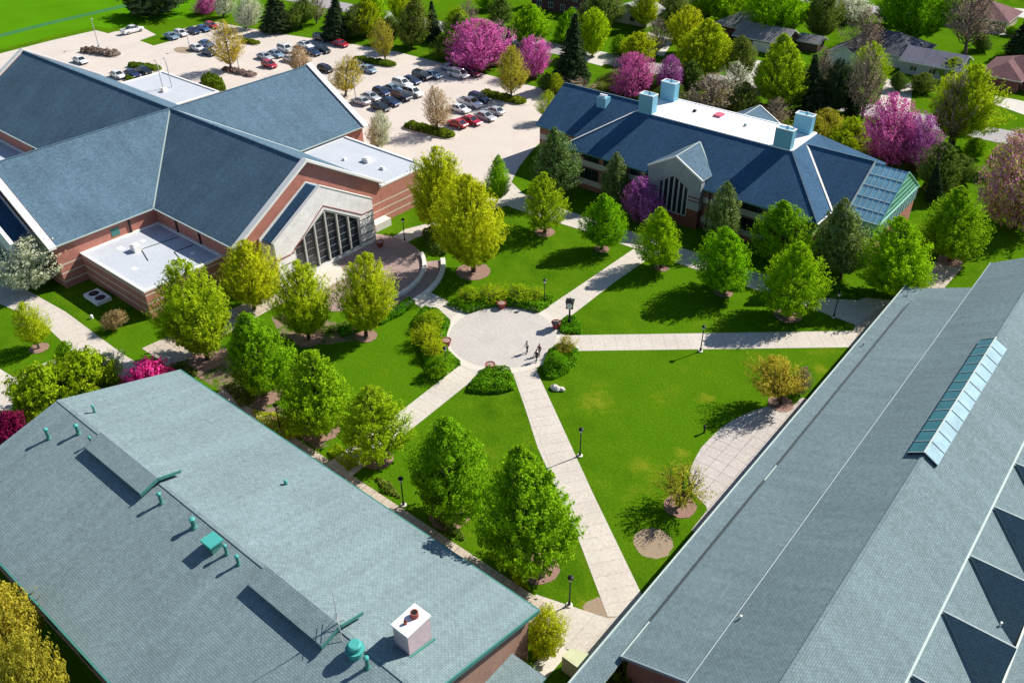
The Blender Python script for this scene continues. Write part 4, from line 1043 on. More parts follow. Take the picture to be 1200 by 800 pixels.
def crown(kind, seed, mat, sparse=1.0):
    """leaves strung along many fine twigs that run from the stem outwards and up to the skin of the crown"""
    env, Rr, H, base, nc, nl, ls, st, cr, nlimb, bias, bark, lump = KIND[kind]
    r_ = np.random.default_rng(seed); E = ENV[env]
    nc = int(nc * sparse)
    t = r_.uniform(0, 1, nc * 6); keep = r_.uniform(0, 1, nc * 6) < (E(t) * .9 + .1); t = t[keep][:nc]
    n = len(t); ph = r_.uniform(0, 2 * np.pi, n)
    d = np.stack([np.cos(ph), np.sin(ph), (t - .45) * 1.6], 1); d /= np.linalg.norm(d, axis=1)[:, None]
    L = lumpf(d, seed + 5, lump)
    q = np.where(r_.uniform(0, 1, n) < bias, r_.uniform(.86, 1.06, n), r_.uniform(.35, .95, n))
    rad = E(t) * Rr * q * L
    z = H * (base + (1 - base) * np.clip(t, 0, 1))
    e = np.stack([np.cos(ph) * rad, np.sin(ph) * rad, z], 1)
    if env == 'cone': s0 = np.stack([0 * rad, 0 * rad, z + rad * .10], 1)
    else:
        rise = {'oval': .95, 'vase': 1.5, 'round': .7, 'spread': .8}[env]
        s0 = np.stack([np.cos(ph) * rad * .12, np.sin(ph) * rad * .12, np.maximum(H * base * .8, z - rad * rise - .25)], 1)
    v = e - s0; ln = np.linalg.norm(v, axis=1); dv = v / np.maximum(.05, ln)[:, None]
    q0 = .50 if env != 'cone' else .25
    k = n * nl
    I = np.repeat(np.arange(n), nl)
    tt = q0 + (1.03 - q0) * r_.uniform(0, 1, k) ** .75
    side = r_.normal(0, 1, (k, 3)); side -= dv[I] * (side * dv[I]).sum(1)[:, None]
    wdt = cr * (1.15 - .75 * (tt - q0) / (1.03 - q0)) * r_.uniform(.6, 1.2, n)[I]
    if env == 'cone': side[:, 2] *= .35
    P_ = s0[I] + v[I] * tt[:, None] + side * (wdt * .55)[:, None]
    # the odd hole in the crown
    hn = 22
    hd = r_.normal(0, 1, (hn, 3)); hd /= np.linalg.norm(hd, axis=1)[:, None]
    hc = hd * [Rr * .8, Rr * .8, H * .38] + [0, 0, H * (base + .40)]
    keep = np.ones(k, bool)
    for c_ in hc: keep &= ~((np.linalg.norm((P_ - c_) / [1, 1, 1.2], axis=1) < Rr * r_.uniform(.10, .20)) & (r_.uniform(0, 1, k) < .8))
    P_ = P_[keep]; I = I[keep]; tt = tt[keep]
    P_[:, 2] = np.maximum(P_[:, 2], 0.12)
    k = len(P_)
    o = P_ * [1, 1, 0] / Rr; o[:, 2] = .55 + (P_[:, 2] / H - .5) * .8
    nrm = o + r_.normal(0, .48, P_.shape); nrm /= np.maximum(1e-6, np.linalg.norm(nrm, axis=1))[:, None]
    al = {'oval': .55, 'vase': .3, 'round': .8, 'cone': .35, 'spread': .7}[env]
    up = dv[I] + r_.normal(0, al, P_.shape)
    s1 = ls * r_.uniform(.6, 1.35, k)
    sx = s1 * (.8 if st > 2 else 1.0)
    cv = r_.uniform(0, 1, n)[I]
    return quads(kind + '_crown', P_, nrm, up, sx, s1 * st * .5, np.clip(r_.beta(2, 2, k), 0, 1), np.clip(cv * .8 + r_.uniform(0, .2, k), 0, 1), mat)

def trunk(kind, seed, mat):
    env, Rr, H, base, nc, nl, ls, st, cr, nlimb, bias, bark, lump = KIND[kind]
    rr = random.Random(seed); E = ENV[env]; mb = MB()
    tw = Rr * .045 + .04
    if kind in ('multi', 'redbud', 'shrub', 'fan'):
        stems = 4 if kind != 'redbud' else 3
    else: stems = 1
    tops = []
    for s in range(stems):
        a = 2 * math.pi * s / stems + rr.uniform(-.4, .4); k_ = 0 if stems == 1 else .34 * Rr
        pts = []; n = 7
        hz = H * (.86 if stems == 1 else .72)
        for i in range(n + 1):
            q = i / n; pts.append((math.cos(a) * k_ * q ** 1.1 + rr.uniform(-.05, .05) * Rr * q, math.sin(a) * k_ * q ** 1.1 + rr.uniform(-.05, .05) * Rr * q, -.1 + hz * q))
        w_ = tw / (stems ** .5)
        mb.tube(pts, [w_ * (1.35 if i == 0 else 1) * (1 - .8 * i / n) + .012 for i in range(n + 1)], 7)
        tops.append(pts)
    for j in range(nlimb):
        pts0 = tops[j % stems]; q = rr.uniform(.12 if kind != 'round' else .2, .85) if kind != 'cone' else rr.uniform(.08, .92)
        i = min(len(pts0) - 2, int(q * (len(pts0) - 1))); f = q * (len(pts0) - 1) - i
        p0 = Vector(pts0[i]).lerp(Vector(pts0[i + 1]), f)
        a = j * 2.4 + rr.uniform(-.5, .5); th = min(.97, (p0.z / H) + rr.uniform(.12, .34)) if kind != 'cone' else max(0.05, p0.z / H - .02)
        tt = max(0.02, (th - base) / (1 - base)); rad = float(E(np.array(tt))) * Rr * rr.uniform(.58, .80)
        p3 = Vector((math.cos(a) * rad, math.sin(a) * rad, th * H))
        mid = p0.lerp(p3, .5) + Vector((0, 0, -.06 * H if kind != 'cone' else .02 * H)) + Vector((rr.uniform(-.2, .2), rr.uniform(-.2, .2), 0))
        w_ = tw * .42 * (1 - q * .6)
        mb.tube([p0, mid, p3], [w_, w_ * .6, .012], 5, cap=False)
        for k in range(3 if kind in ('bare', 'airy', 'multi', 'fan') else 2):
            b0 = mid.lerp(p3, rr.uniform(0, .6)); b1 = b0 + (p3 - p0) * rr.uniform(.2, .38) + Vector((rr.uniform(-1, 1), rr.uniform(-1, 1), rr.uniform(0, .8))) * .13 * Rr
            mb.tube([b0, b1], [w_ * .5, .01], 4, cap=False)
    s = mb
    me_o = s.build('trunk', mat, smooth=True)
    me = me_o.data; bpy.data.objects.remove(me_o); return me

TM_, CM_ = {}, {}
def tmesh(kind, v, bark):
    k = (kind, v, bark)
    if k not in TM_: TM_[k] = trunk(kind, 100 + v, bark)
    return TM_[k]
def cmesh(kind, v, mat, sparse=1.0):
    k = (kind, v, mat, sparse)
    if k not in CM_:
        base = (kind, v, sparse)
        if base in CM_:
            me = CM_[base].copy(); me.materials.clear(); me.materials.append(M[mat]); CM_[k] = me
        else: CM_[k] = CM_[base] = crown(kind, 40 + v * 13 + sum(map(ord, kind)), mat, sparse)
    return CM_[k]

cnt = {}
def tree(kind, mat, bx, by, ty, x0, x1, label, name='leafy_tree', group=None, bark=None, sparse=1.0, ring=0, cat='tree', nv=4, hs=1.0):
    """trunk foot at photo bx, by; crown top at ty; crown width x0..x1 (all turned into metres on the ground)"""
    env, Rr, H = KIND[kind][:3]
    g = G(bx, by)
    h = hgt(bx, by, ty) * .97 * hs
    d = PIX(g + [0, 0, h * .5])[2]
    rad = (x1 - x0) / 2 * d / FPX
    cxp = (x0 + x1) / 2
    rr = random.Random(int(bx * 7 + by * 13))
    v = cnt.get(kind, 0) % nv; cnt[kind] = cnt.get(kind, 0) + 1
    t = thing(name, label, cat, g, group)
    ax = rr.uniform(.91, 1.09); t.scale = (rad / Rr * ax, rad / Rr * (2 - ax), h / H)
    rz = rr.uniform(0, 6.28); t.rotation_euler = (R(rr.uniform(-2.5, 2.5)), R(rr.uniform(-2.5, 2.5)), rz)
    b_ = bark or KIND[kind][11]
    # crown leans where the photo's crown sits off its trunk
    sh = (cxp - PIX(g + [0, 0, h * .55])[0]) * d / FPX
    a = bpy.data.objects.new('trunk', tmesh(kind, v, b_)); COL.objects.link(a); a.parent = t
    c = bpy.data.objects.new('crown', cmesh(kind, v, mat, sparse)); COL.objects.link(c); c.parent = t
    if abs(sh) > .15 * rad:
        sh = max(-.45 * rad, min(.45 * rad, sh))
        wv = Vector((Rv[0] * sh, Rv[1] * sh, 0)); wv = Matrix.Rotation(-rz, 3, 'Z') @ wv
        k = .55 * h
        for o in (a, c):
            mm = Matrix.Identity(4); mm[0][2] = wv.x / t.scale[0] / H / .55 * .9; mm[1][2] = wv.y / t.scale[0] / H / .55 * .9
            o.matrix_parent_inverse = mm
    if ring:
        rx = ring * PIX(g)[2] / FPX
        q = sheet('mulch_bed', circle(g[:2], rx, 26, jit=.05), 'mulch', 0.045 + 0.0005 * (len(cnt) + v))
    return t

def bed(name, label, cat, pix, h, mat, group=None, dens=26, leaf=.17, inner='lf_hedge', z0=0.0, world=None, lump=.25, dome=True, st=1.3, kind=None):
    """low dense planting filling a ground outline"""
    P = np.array(world if world is not None else gp(pix)); c0 = P.mean(0)
    n = len(P)
    r_ = np.random.default_rng(int(abs(c0[0] * 31 + c0[1] * 17)))
    lo, hi = P.min(0), P.max(0); A = (hi - lo).prod()
    k = int(A * 150)
    q = r_.uniform(0, 1, (k, 2)) * (hi - lo) + lo
    def inside(q):
        ins = np.zeros(len(q), bool)
        for i in range(n):
            a, b_ = P[i], P[(i + 1) % n]
            cnd = ((a[1] > q[:, 1]) != (b_[1] > q[:, 1])) & (q[:, 0] < (b_[0] - a[0]) * (q[:, 1] - a[1]) / (b_[1] - a[1] + 1e-12) + a[0]); ins ^= cnd
        return ins
    def edge(q):
        dm = np.full(len(q), 1e9)
        for i in range(n):
            a, b_ = P[i], P[(i + 1) % n]; ab = b_ - a
            tt = np.clip(((q - a) @ ab) / (ab @ ab + 1e-9), 0, 1); dm = np.minimum(dm, np.linalg.norm(q - (a + tt[:, None] * ab), axis=1))
        return dm
    def hf(q):
        e = edge(q); wz = min(1.0, h * .7) if dome else .25
        prof = np.sqrt(np.clip(1 - (1 - np.minimum(1, e / wz)) ** 2, 0, 1))
        ns = 1 + lump * (np.sin(q[:, 0] * 2.3 + q[:, 1] * 1.1) * .5 + np.sin(q[:, 1] * 2.9 - q[:, 0] * 1.7 + 1) * .35 + np.sin(q[:, 0] * 5.1) * np.sin(q[:, 1] * 4.7) * .35)
        return h * prof * ns
    q = q[inside(q)]
    z = hf(q)
    e = edge(q)
    zz = z * np.where(r_.uniform(0, 1, len(q)) < .7, r_.uniform(.85, 1.05, len(q)), r_.uniform(.15, .9, len(q)))
    # skin of leaves on the flanks
    m_ = int(np.linalg.norm(np.roll(P, -1, 0) - P, axis=1).sum() * h * 75)
    i = r_.integers(0, n, m_ * 2); seg = np.linalg.norm(P[(i + 1) % n] - P[i], axis=1); ok = r_.uniform(0, seg.max(), len(i)) < seg; i = i[ok][:m_]
    tt = r_.uniform(0, 1, len(i))[:, None]; s_ = P[i] + (P[(i + 1) % n] - P[i]) * tt; s_ += (c0 - s_) / np.maximum(1e-6, np.linalg.norm(c0 - s_, axis=1))[:, None] * r_.uniform(0, .3, len(i))[:, None]
    q = np.vstack([q, s_]); zz = np.concatenate([zz, r_.uniform(.03, .8, len(s_)) * h * .85])
    Pt = np.stack([q[:, 0] - c0[0], q[:, 1] - c0[1], zz + z0], 1)
    nr = Pt * [.25, .25, 0] + [0, 0, .6] + r_.normal(0, .55, Pt.shape); nr /= np.linalg.norm(nr, axis=1)[:, None]
    kk = len(Pt); s1 = leaf * r_.uniform(.6, 1.3, kk)
    cv = .5 + .5 * np.sin(q[:, 0] * 3.1 + 2 * np.sin(q[:, 1] * 2.3))
    me = quads('foliage', Pt, nr, r_.normal(0, 1, Pt.shape), s1, s1 * st * .5, r_.beta(2, 2, kk), np.clip(cv * .7 + r_.uniform(0, .3, kk), 0, 1), mat)
    o = bpy.data.objects.new(name, me); COL.objects.link(o); o.location = (c0[0], c0[1], 0)
    if kind: tag(o, kind=kind)
    else: tag(o, label, cat, group)
    return o
# ------------------------------------------------------------------ vehicles
def car_proto(kind):
    """front towards +x, wheels on z = 0"""
    S = {   # length, width, belt, roof, body bottom, cabin: (x base rear, x roof rear, x roof front, x base front), hood z, tail z
        'sedan':  (4.7, 1.82, .92, 1.44, .22, (-1.75, -1.05, .25, 1.05), .80, .90),
        'hatch':  (4.2, 1.78, .95, 1.52, .22, (-2.0, -1.65, .20, 1.05), .84, .95),
        'suv':    (4.8, 1.92, 1.10, 1.76, .28, (-2.32, -2.05, .35, 1.10), 1.02, 1.10),
        'van':    (5.1, 1.98, 1.08, 1.80, .24, (-2.48, -2.30, .85, 1.75), .96, 1.08),
        'pickup': (5.7, 1.98, 1.12, 1.84, .34, (-.75, -.55, .75, 1.40), 1.06, 1.10),
    }[kind]
    L, W, zb, zt, z0, cb, zh, ztl = S
    t = thing('parked_car', 'x', 'car')
    h = L / 2
    st = [(-h, .62, ztl - .10, .80), (-h + .10, .40, ztl, .93), (-h + .5, z0, ztl + .02, .985), (cb[0], z0, zb, 1.0), (0, z0, zb, 1.0), (cb[3], z0, zb - .02, 1.0), (h - .75, z0, zh, .985), (h - .2, .34, zh - .10, .92), (h, .48, zh - .26, .78)]
    mb = MB()
    secs = []
    for x, lo, hi, wf in st:
        y = W / 2 * wf; m = (lo + hi) / 2
        secs.append([(x, -y * .93, lo), (x, -y, m), (x, -y * .98, hi - .10), (x, -y * .90, hi), (x, y * .90, hi), (x, y * .98, hi - .10), (x, y, m), (x, y * .93, lo)])
    for a, b in zip(secs[:-1], secs[1:]):
        for i in range(8):
            j = (i + 1) % 8; mb.poly([a[i], a[j], b[j], b[i]])
    mb.poly(secs[0][::-1]); mb.poly(secs[-1])
    if kind == 'pickup':   # load bed: raised sides round an open box
        x0, x1 = -h + .1, cb[0] - .02
        for a in ((x0, x1, -.93, -.82), (x0, x1, .82, .93), (x0, x0 + .1, -.82, .82)): mb.box(a[0], a[1], a[2], a[3], ztl - .05, ztl + .22)
    body = mb.build('body', 'paint', t, smooth=False)
    for s in (-1, 1):
        mb = MB(); mb.box(h - .16, h - .01, s * W * .40 - .17, s * W * .40 + .17, zh - .33, zh - .19); mb.build('headlight', 'headlight', t)
        mb = MB(); mb.box(-h - .01, -h + .1, s * W * .38 - .16, s * W * .38 + .16, ztl - .28, ztl - .12); mb.build('taillight', 'taillight', t)
        mb = MB(); mb.box(cb[3] - .25, cb[3] - .1, s * (W / 2 + .02) - .1, s * (W / 2 + .02) + .1, zb, zb + .14); mb.build('wing_mirror', 'paint', t)
    # cabin: glass band and painted roof
    y0, y1 = W / 2 * .90, W / 2 * .72
    mb = MB()
    B = [(cb[0], -y0, zb - .01), (cb[3], -y0, zb - .01), (cb[3], y0, zb - .01), (cb[0], y0, zb - .01)]
    T = [(cb[1], -y1, zt - .06), (cb[2], -y1, zt - .06), (cb[2], y1, zt - .06), (cb[1], y1, zt - .06)]
    for i in range(4):
        j = (i + 1) % 4; mb.poly([B[i], B[j], T[j], T[i]])
    mb.build('windows', 'carglass', t)
    mb = MB(); rs = []
    for f, z in ((1.03, zt - .07), (1.0, zt - .02), (.86, zt + .01)):
        xm = (cb[1] + cb[2]) / 2; rs.append([(xm + (p[0] - xm) * f, p[1] * f, z) for p in T])
    for a, b in zip(rs[:-1], rs[1:]):
        for i in range(4):
            j = (i + 1) % 4; mb.poly([a[i], a[j], b[j], b[i]])
    mb.poly(rs[-1])
    for s in (-1, 1):
        for (xb, xt) in ((cb[0], cb[1]), (cb[3], cb[2]), ((cb[0] + cb[3]) / 2 - .05, (cb[1] + cb[2]) / 2)):
            mb.bar((xb, s * (y0 + .005), zb), (xt, s * (y1 + .005), zt - .05), .09, .05)
    mb.build('roof', 'paint', t)
    if kind == 'pickup':
        mb = MB(); mb.box(-h + .2, cb[0] - .06, -.81, .81, ztl - .08, ztl + .02); mb.build('bed_liner', 'tyre', t)
    for x in (-h * .60, h * .62):
        for s in (-1, 1):
            r_ = .34 if kind in ('sedan', 'hatch') else .38
            mb = MB(); yy = s * (W / 2 - .09)
            mb.tube([(x, yy - .12, r_), (x, yy + .12, r_)], r_, 16); wl = mb.build('wheel', 'tyre', t)
            mb = MB(); mb.tube([(x, yy + s * .115, r_), (x, yy + s * .135, r_)], r_ * .6, 12); mb.build('rim', 'rim', wl)
    CH[t.name] = list(t.children)
    return t
def collect(o): return [(c, collect(c)) for c in o.children]
PROT = {}
def place_car(kind, px, py, col, label, ang=0, z=.7):
    g = G(px, py, z)
    first = kind not in PROT
    if first:
        t = car_proto(kind); PROT[kind] = (t, [(c, list(c.children)) for c in bpy.data.objects if c.parent == t]); root = t
        parts = [(c, ch) for c, ch in PROT[kind][1]]
        new = [c for c, ch in parts]
    else:
        src, parts = PROT[kind]
        root = src.copy(); COL.objects.link(root); new = []
        for c, ch in parts:
            d = c.copy(); COL.objects.link(d); d.parent = root; new.append(d)
            for s in ch:
                e = s.copy(); COL.objects.link(e); e.parent = d
    root.location = (g[0], g[1], 0.012); root.rotation_euler = (0, 0, R(ang)); root.scale = (1.08, 1.08, 1.08)
    root['label'] = label; root['category'] = {'pickup': 'pickup truck', 'van': 'van', 'suv': 'car'}.get(kind, 'car'); root['group'] = 'cars in the car park'
    root.name = {'pickup': 'pickup_truck', 'van': 'parked_van'}.get(kind, 'parked_car')
    for d in new: d.color = (*col, 1)
    return root
WH, SI, NV, BK, RD, MR, LB, BL = (.78, .78, .78), (.45, .47, .50), (.015, .03, .09), (.012, .013, .016), (.42, .012, .03), (.14, .01, .04), (.22, .32, .42), (.04, .12, .30)
cars = [
    ('sedan', 422.5, 118, SI, 'silver sedan at the near end of the middle row beside the hall gable', 180),
    ('sedan', 434.5, 113, SI, 'silver sedan between a paler sedan and a navy hatchback in the middle row', 0),
    ('hatch', 447, 107.5, NV, 'navy hatchback behind the black sedan in the middle row', 0),
    ('sedan', 460.5, 103.5, LB, 'pale blue sedan wedged between navy hatchback and white hatchback', 0),
    ('suv', 471.5, 98, WH, 'white crossover in the middle row ahead of a navy wagon', 0),
    ('hatch', 483, 94.5, NV, 'navy wagon parked between the white crossover and the tall black car', 0),
    ('suv', 494.5, 89, BK, 'tall black car near the far end of the middle row', 0),
    ('sedan', 507, 87.5, LB, 'pale blue sedan with bright bonnet closing the far end of the middle row', 0),
    ('sedan', 446, 125, BK, 'black sedan at the near end of the row by the white blossom tree', 0),
    ('sedan', 457.5, 119, NV, 'dark navy sedan beside the black sedan nearest the hall', 0),
    ('suv', 470.5, 113, BK, 'large black car with its nose beside the white four by four', 0),
    ('suv', 484.5, 108.5, WH, 'white four by four behind the bronze budding tree', 0),
    ('sedan', 526.7, 79, SI, 'silver sedan at the far kerb behind the white van', 0),
    ('van', 537.5, 87, WH, 'white van by the far kerb next to a maroon car', 0),
    ('hatch', 553.7, 85.5, MR, 'maroon hatchback at the far kerb in front of pink trees', 0),
    ('suv', 561.5, 115.5, NV, 'big navy car beside the hedge island near the annex', 0),
    ('pickup', 550.6, 120.7, WH, 'white pickup truck with open load bed between navy car and white sedan', 0),
    ('sedan', 538.7, 127, WH, 'white sedan behind the longer red car', 0),
    ('sedan', 535.6, 144.3, RD, 'longer red sedan at the corner of the row nearest the hedge island', 180),
    ('sedan', 552, 141, RD, 'second red sedan parked between a red and a silver sedan', 0),
    ('sedan', 568.7, 136, SI, 'silver grey sedan next to the second red sedan', 0),
    ('sedan', 579, 129.5, SI, 'silver sedan with dark windows at the end of the row by the hedge', 180),
    ('sedan', 431.5, 81, LB, 'light blue sedan by the end of the far hedge island', 0),
    ('hatch', 419.5, 76, SI, 'pale hatchback half behind the yellow tree at the far hedge island', 0),
    ('sedan', 310.5, 66, SI, 'silver sedan at the near left end of the group behind the red hatchback', 0),
    ('sedan', 323, 63, LB, 'pale blue grey sedan between silver and white sedans in the outer row', 0),
    ('suv', 335, 57.5, WH, 'white crossover behind the orange budding tree', 0),
    ('sedan', 341, 69, WH, 'white sedan partly under the orange budding tree', 0),
    ('hatch', 315.7, 75.5, RD, 'small red hatchback standing alone in front of silver cars', 0),
    ('sedan', 357.7, 52.5, WH, 'white sedan at the far end of the outer row beside black cars', 0),
    ('sedan', 366.5, 61, NV, 'navy sedan in front of the white sedan in the outer row', 0),
    ('sedan', 378, 58, BK, 'black sedan at the outer row end below the tall black car', 0),
    ('suv', 376.5, 45, BK, 'tall black car under the dark trees at the far kerb', 0),
    ('sedan', 399, 51, RD, 'red sedan at the far kerb beside the tall black car', 0),
    ('hatch', 381.5, 80.5, BK, 'black hatchback half hidden by bronze foliage beside the hall roof', 0),
    ('sedan', 231, 56, WH, 'white sedan beside the bare gravel island and a light pole', 0),
    ('sedan', 241.5, 51.2, BL, 'blue sedan behind the large yellow tree in the outer car park', 0),
    ('sedan', 244.5, 61, NV, 'navy sedan under the edge of the large yellow tree', 0),
    ('sedan', 200.5, 42.3, LB, 'grey blue sedan at the start of the grass edge row', 0),
    ('hatch', 212, 39, WH, 'white hatchback in the grass edge row next to the grey blue sedan', 0),
    ('sedan', 226, 36, NV, 'navy sedan in the middle of the grass edge row', 0),
    ('sedan', 238, 33.3, BL, 'bright blue sedan next to the red car on the grass edge', 0),
    ('hatch', 247.8, 30, RD, 'red hatchback at the tree end of the grass edge row', 0),
    ('pickup', 155, 35.5, WH, 'white pickup truck parked alone at the edge of the sports field', 93),
    ('sedan', 94, 70.5, WH, 'white sedan standing alone between brown shrubs and the hall roof', 0),
    ('sedan', 138, 87.5, WH, 'white sedan partly hidden behind the hall ridge', 0),
    ('sedan', 154.5, 86, NV, 'navy sedan between a white and a black sedan by the clipped hedge', 0),
    ('sedan', 168.5, 82.5, BK, 'black sedan in front of the clipped yellow green hedge', 0),
]
for c in cars: place_car(*c)

# car park islands
def island(pix, h, mat, label, cat='hedge', name='hedge', kerb=True, **kw):
    W_ = gp(pix); c = np.mean(np.array(W_), 0)
    if kerb: sheet('planting_island', [tuple(c + (np.array(p) - c) * 1.1 + np.sign(np.array(p) - c) * .25) for p in W_], 'soil', .14, thick=.14)
    return bed(name, label, cat, None, h, mat, world=W_, **kw)
def wobble_line(p0, p1, wd, n=8):
    a, b = np.array(G(*p0)[:2]), np.array(G(*p1)[:2]); d = (b - a) / np.linalg.norm(b - a); nn = np.array([-d[1], d[0]])
    pts = [a + d * wd * .5 * (1 - math.cos(t)) * .9 - nn * wd / 2 * math.cos(t) * 0 - d * 0 + 0 * nn for t in ()]
    out_ = []
    for k in range(n + 1):
        th = math.pi / 2 + math.pi * k / n; out_.append(a + d * wd / 2 + (d * math.cos(th) + nn * math.sin(th)) * wd / 2)
    for k in range(n + 1):
        th = -math.pi / 2 + math.pi * k / n; out_.append(b - d * wd / 2 + (d * math.cos(th) + nn * math.sin(th)) * wd / 2)
    return [tuple(p) for p in out_]
def isl2(p0, p1, wd, h, mat, label, **kw):
    W_ = wobble_line(p0, p1, wd); c = np.mean(np.array(W_), 0)
    K = wobble_line(p0, p1, wd)
    sheet('planting_island', [tuple(np.array(p) + (np.array(p) - c) / np.linalg.norm(np.array(p) - c) * .45) for p in K], 'ring', .13, thick=.13)
    kw.setdefault('leaf', .24); return bed('hedge', label, 'hedge', None, h, mat, world=W_, **kw)
isl2((475, 147.5), (532, 161.5), 3.0, 1.0, 'lf_hedgedark', 'long low hedge island below the bronze budding tree')
isl2((563, 110.5), (616, 122), 3.0, 1.0, 'lf_hedgedark', 'low hedge island beside the navy car near the annex')
isl2((414, 70.5), (464, 78), 3.0, .9, 'lf_hedgedark', 'low hedge island under the slender yellow tree at the far row')
isl2((97, 60), (140, 66), 3.4, .9, 'lf_brownhedge', 'brown wintry shrubs on the island by the lone white sedan', leaf=.24, lump=.5)
isl2((152, 77.5), (188, 83), 3.0, .9, 'lf_hedgedark', 'clipped yellow green hedge behind the black and navy sedans')
isl2((262, 82), (300, 90), 2.4, .7, 'lf_brownhedge', 'brown shrubs at the foot of the large yellow car park tree', leaf=.22, lump=.5)
isl2((284, 49), (304, 52.5), 2.4, .8, 'lf_hedgedark', 'short dark hedge between the outer rows')
bed('hedge', 'rounded dark green shrub at the corner of the rear flat roof', 'shrub', [(236, 98), (248, 92), (261, 97), (265, 106), (255, 108), (240, 105)], 1.8, 'lf_hedgedark', leaf=.25)
bed('hedge', 'small green hedge behind the hall ridge by the white sedan', 'hedge', [(146, 91), (156, 93), (163, 99), (150, 98)], 1.0, 'lf_hedgedark')
sheet('gravel_island', circle(G(216, 59)[:2], 3.6, 24, sq=.6), 'soil', .03)

# ------------------------------------------------------------------ lamps, clock, planters
def lamp_parts(t, h):
    mb = MB(); mb.lathe(0, 0, [(.32, -.1), (.32, .10), (.24, .14)], 14); mb.build('footing', 'rock', t)
    mb = MB(); mb.lathe(0, 0, [(.15, .1), (.13, .5), (.075, .62), (.06, h - .75), (.11, h - .70), (.11, h - .62)], 10); mb.build('post', 'black', t)
    mb = MB(); mb.lathe(0, 0, [(.12, h - .62), (.2, h - .32), (.22, h - .22)], 12); mb.build('lantern_glass', 'lampglass', t)
    mb = MB(); mb.lathe(0, 0, [(.30, h - .22), (.27, h - .12), (.12, h - .02), (.03, h + .1)], 14); mb.build('lantern_cap', 'black', t)
lamps = [(679.5, 534, 501, 'black garden lamp beside the long walk across from the small budding tree'), (667, 709, 671, 'black garden lamp on the lawn tip by the forecourt'),
         (473, 592, 562, 'black garden lamp in tree shade beside the green roofed building'), (820.7, 411.7, 382, 'black garden lamp at the edge of the walk leading to the long building'),
         (638, 356, 328, 'black garden lamp rising behind the planting at the back of the plaza'), (329, 505, 472, 'black garden lamp between two round trees near the green roof'),
         (976.7, 371.7, 343, 'black garden lamp in the tree shade by the annex walk'), (474.3, 283, 258.5, 'black garden lamp at the rim of the brick entrance court'),
         (523, 437, 408, 'black garden lamp standing in the west plaza shrubs')]
lp = None
for bx, by, ty, lb in lamps:
    g = G(bx, by)
    if lp is None:
        lp = thing('garden_lamp', lb, 'street lamp', (0, 0, 0), 'lamps around the courtyard'); lamp_parts(lp, 4.05); lkids = [c for c in bpy.data.objects if c.parent == lp]; o = lp
    else:
        o = lp.copy(); COL.objects.link(o)
        for c in lkids:
            d = c.copy(); COL.objects.link(d); d.parent = o
        o['label'] = lb
    o.location = (g[0], g[1], .02)
# thin poles of the car park
pls = [(116, 55, 22, 'thin grey light pole standing in the brown shrub island'), (223, 59, 42, 'thin grey light pole beside the bare gravel island'),
       (280, 80, 56, 'thin grey light pole next to the large yellow car park tree'), (417, 117, 102, 'thin grey light pole at the near end of the middle car row'), (442, 74, 58, 'thin grey light pole on the far hedge island')]
pp = None
for bx, by, ty, lb in pls:
    g = G(bx, by); h = max(5, min(9, hgt(bx, by, ty)))
    if pp is None:
        pp = thing('light_pole', lb, 'light pole', (0, 0, 0), 'light poles of the car park')
        mb = MB(); mb.lathe(0, 0, [(.28, -.1), (.28, .6), (.1, .62), (.075, 8.0)], 10); mb.build('post', 'pole', pp)
        mb = MB(); mb.box(-.15, .55, -.18, .18, 8.0, 8.15); mb.build('lamp_head', 'pole', pp); pk = [c for c in bpy.data.objects if c.parent == pp]; o = pp
    else:
        o = pp.copy(); COL.objects.link(o)
        for c in pk:
            d = c.copy(); COL.objects.link(d); d.parent = o
        o['label'] = lb
    o.location = (g[0], g[1], .02); o.scale = (1, 1, h / 8.15)
for k, (bx, by, lb) in enumerate(((191.5, 105.5, 'curved grey lamp standard behind the hall ridge, the lower of the pair'), (201.5, 102.5, 'curved grey lamp standard behind the hall ridge, the farther of the pair'))):
    g = G(bx, by, 4.8); t = thing('curved_lamp', lb, 'light pole', (g[0], g[1], 4.86))
    mb = MB(); mb.tube([g + [0, 0, 0], g + [0, 0, 5.0], g + [-.25, .1, 5.6], g + [-.9, .3, 5.9]], .09, 8); mb.build('post', 'pole', t)
    mb = MB(); mb.box(g[0] - 1.4, g[0] - .85, g[1] + .15, g[1] + .45, 10.66, 10.8); mb.build('lamp_head', 'pole', t)

# bollard on the lawn
g = G(825, 507); t = thing('bollard_light', 'short black bollard light on the lawn above the slab patio', 'bollard', g)
mb = MB(); mb.lathe(g[0], g[1], [(.11, -.05), (.11, .85)], 12); mb.build('post', 'black', t)
mb = MB(); mb.lathe(g[0], g[1], [(.13, .85), (.2, .9), (.2, 1.02), (.05, 1.15)], 12); mb.build('cap', 'black', t)

# post clock
g = G(667, 380); t = thing('post_clock', 'black four sided post clock in a small hedge bed at the plaza edge', 'clock', g)
x, y = g[0], g[1]; H = 3.75
mb = MB(); mb.lathe(x, y, [(.34, -.05), (.34, .25), (.24, .4), (.22, .9), (.14, 1.05), (.11, 2.55), (.2, 2.65), (.22, 2.75)], 14); mb.build('post', 'black', t)
mb = MB(); a = R(28); 
def rot(p, z): return (x + p[0] * math.cos(a) - p[1] * math.sin(a), y + p[0] * math.sin(a) + p[1] * math.cos(a), z)
s = .48
def rprism(mb, s_, z0, z1):
    P = [rot(q, 0)[:2] for q in ((-s_, -s_), (s_, -s_), (s_, s_), (-s_, s_))]; mb.prism(P, z0, z1)
rprism(mb, s, 2.78, 3.74); rprism(mb, s + .09, 3.74, 3.84); rprism(mb, s * .6, 3.84, 4.0); hd = mb.build('clock_head', 'black', t)
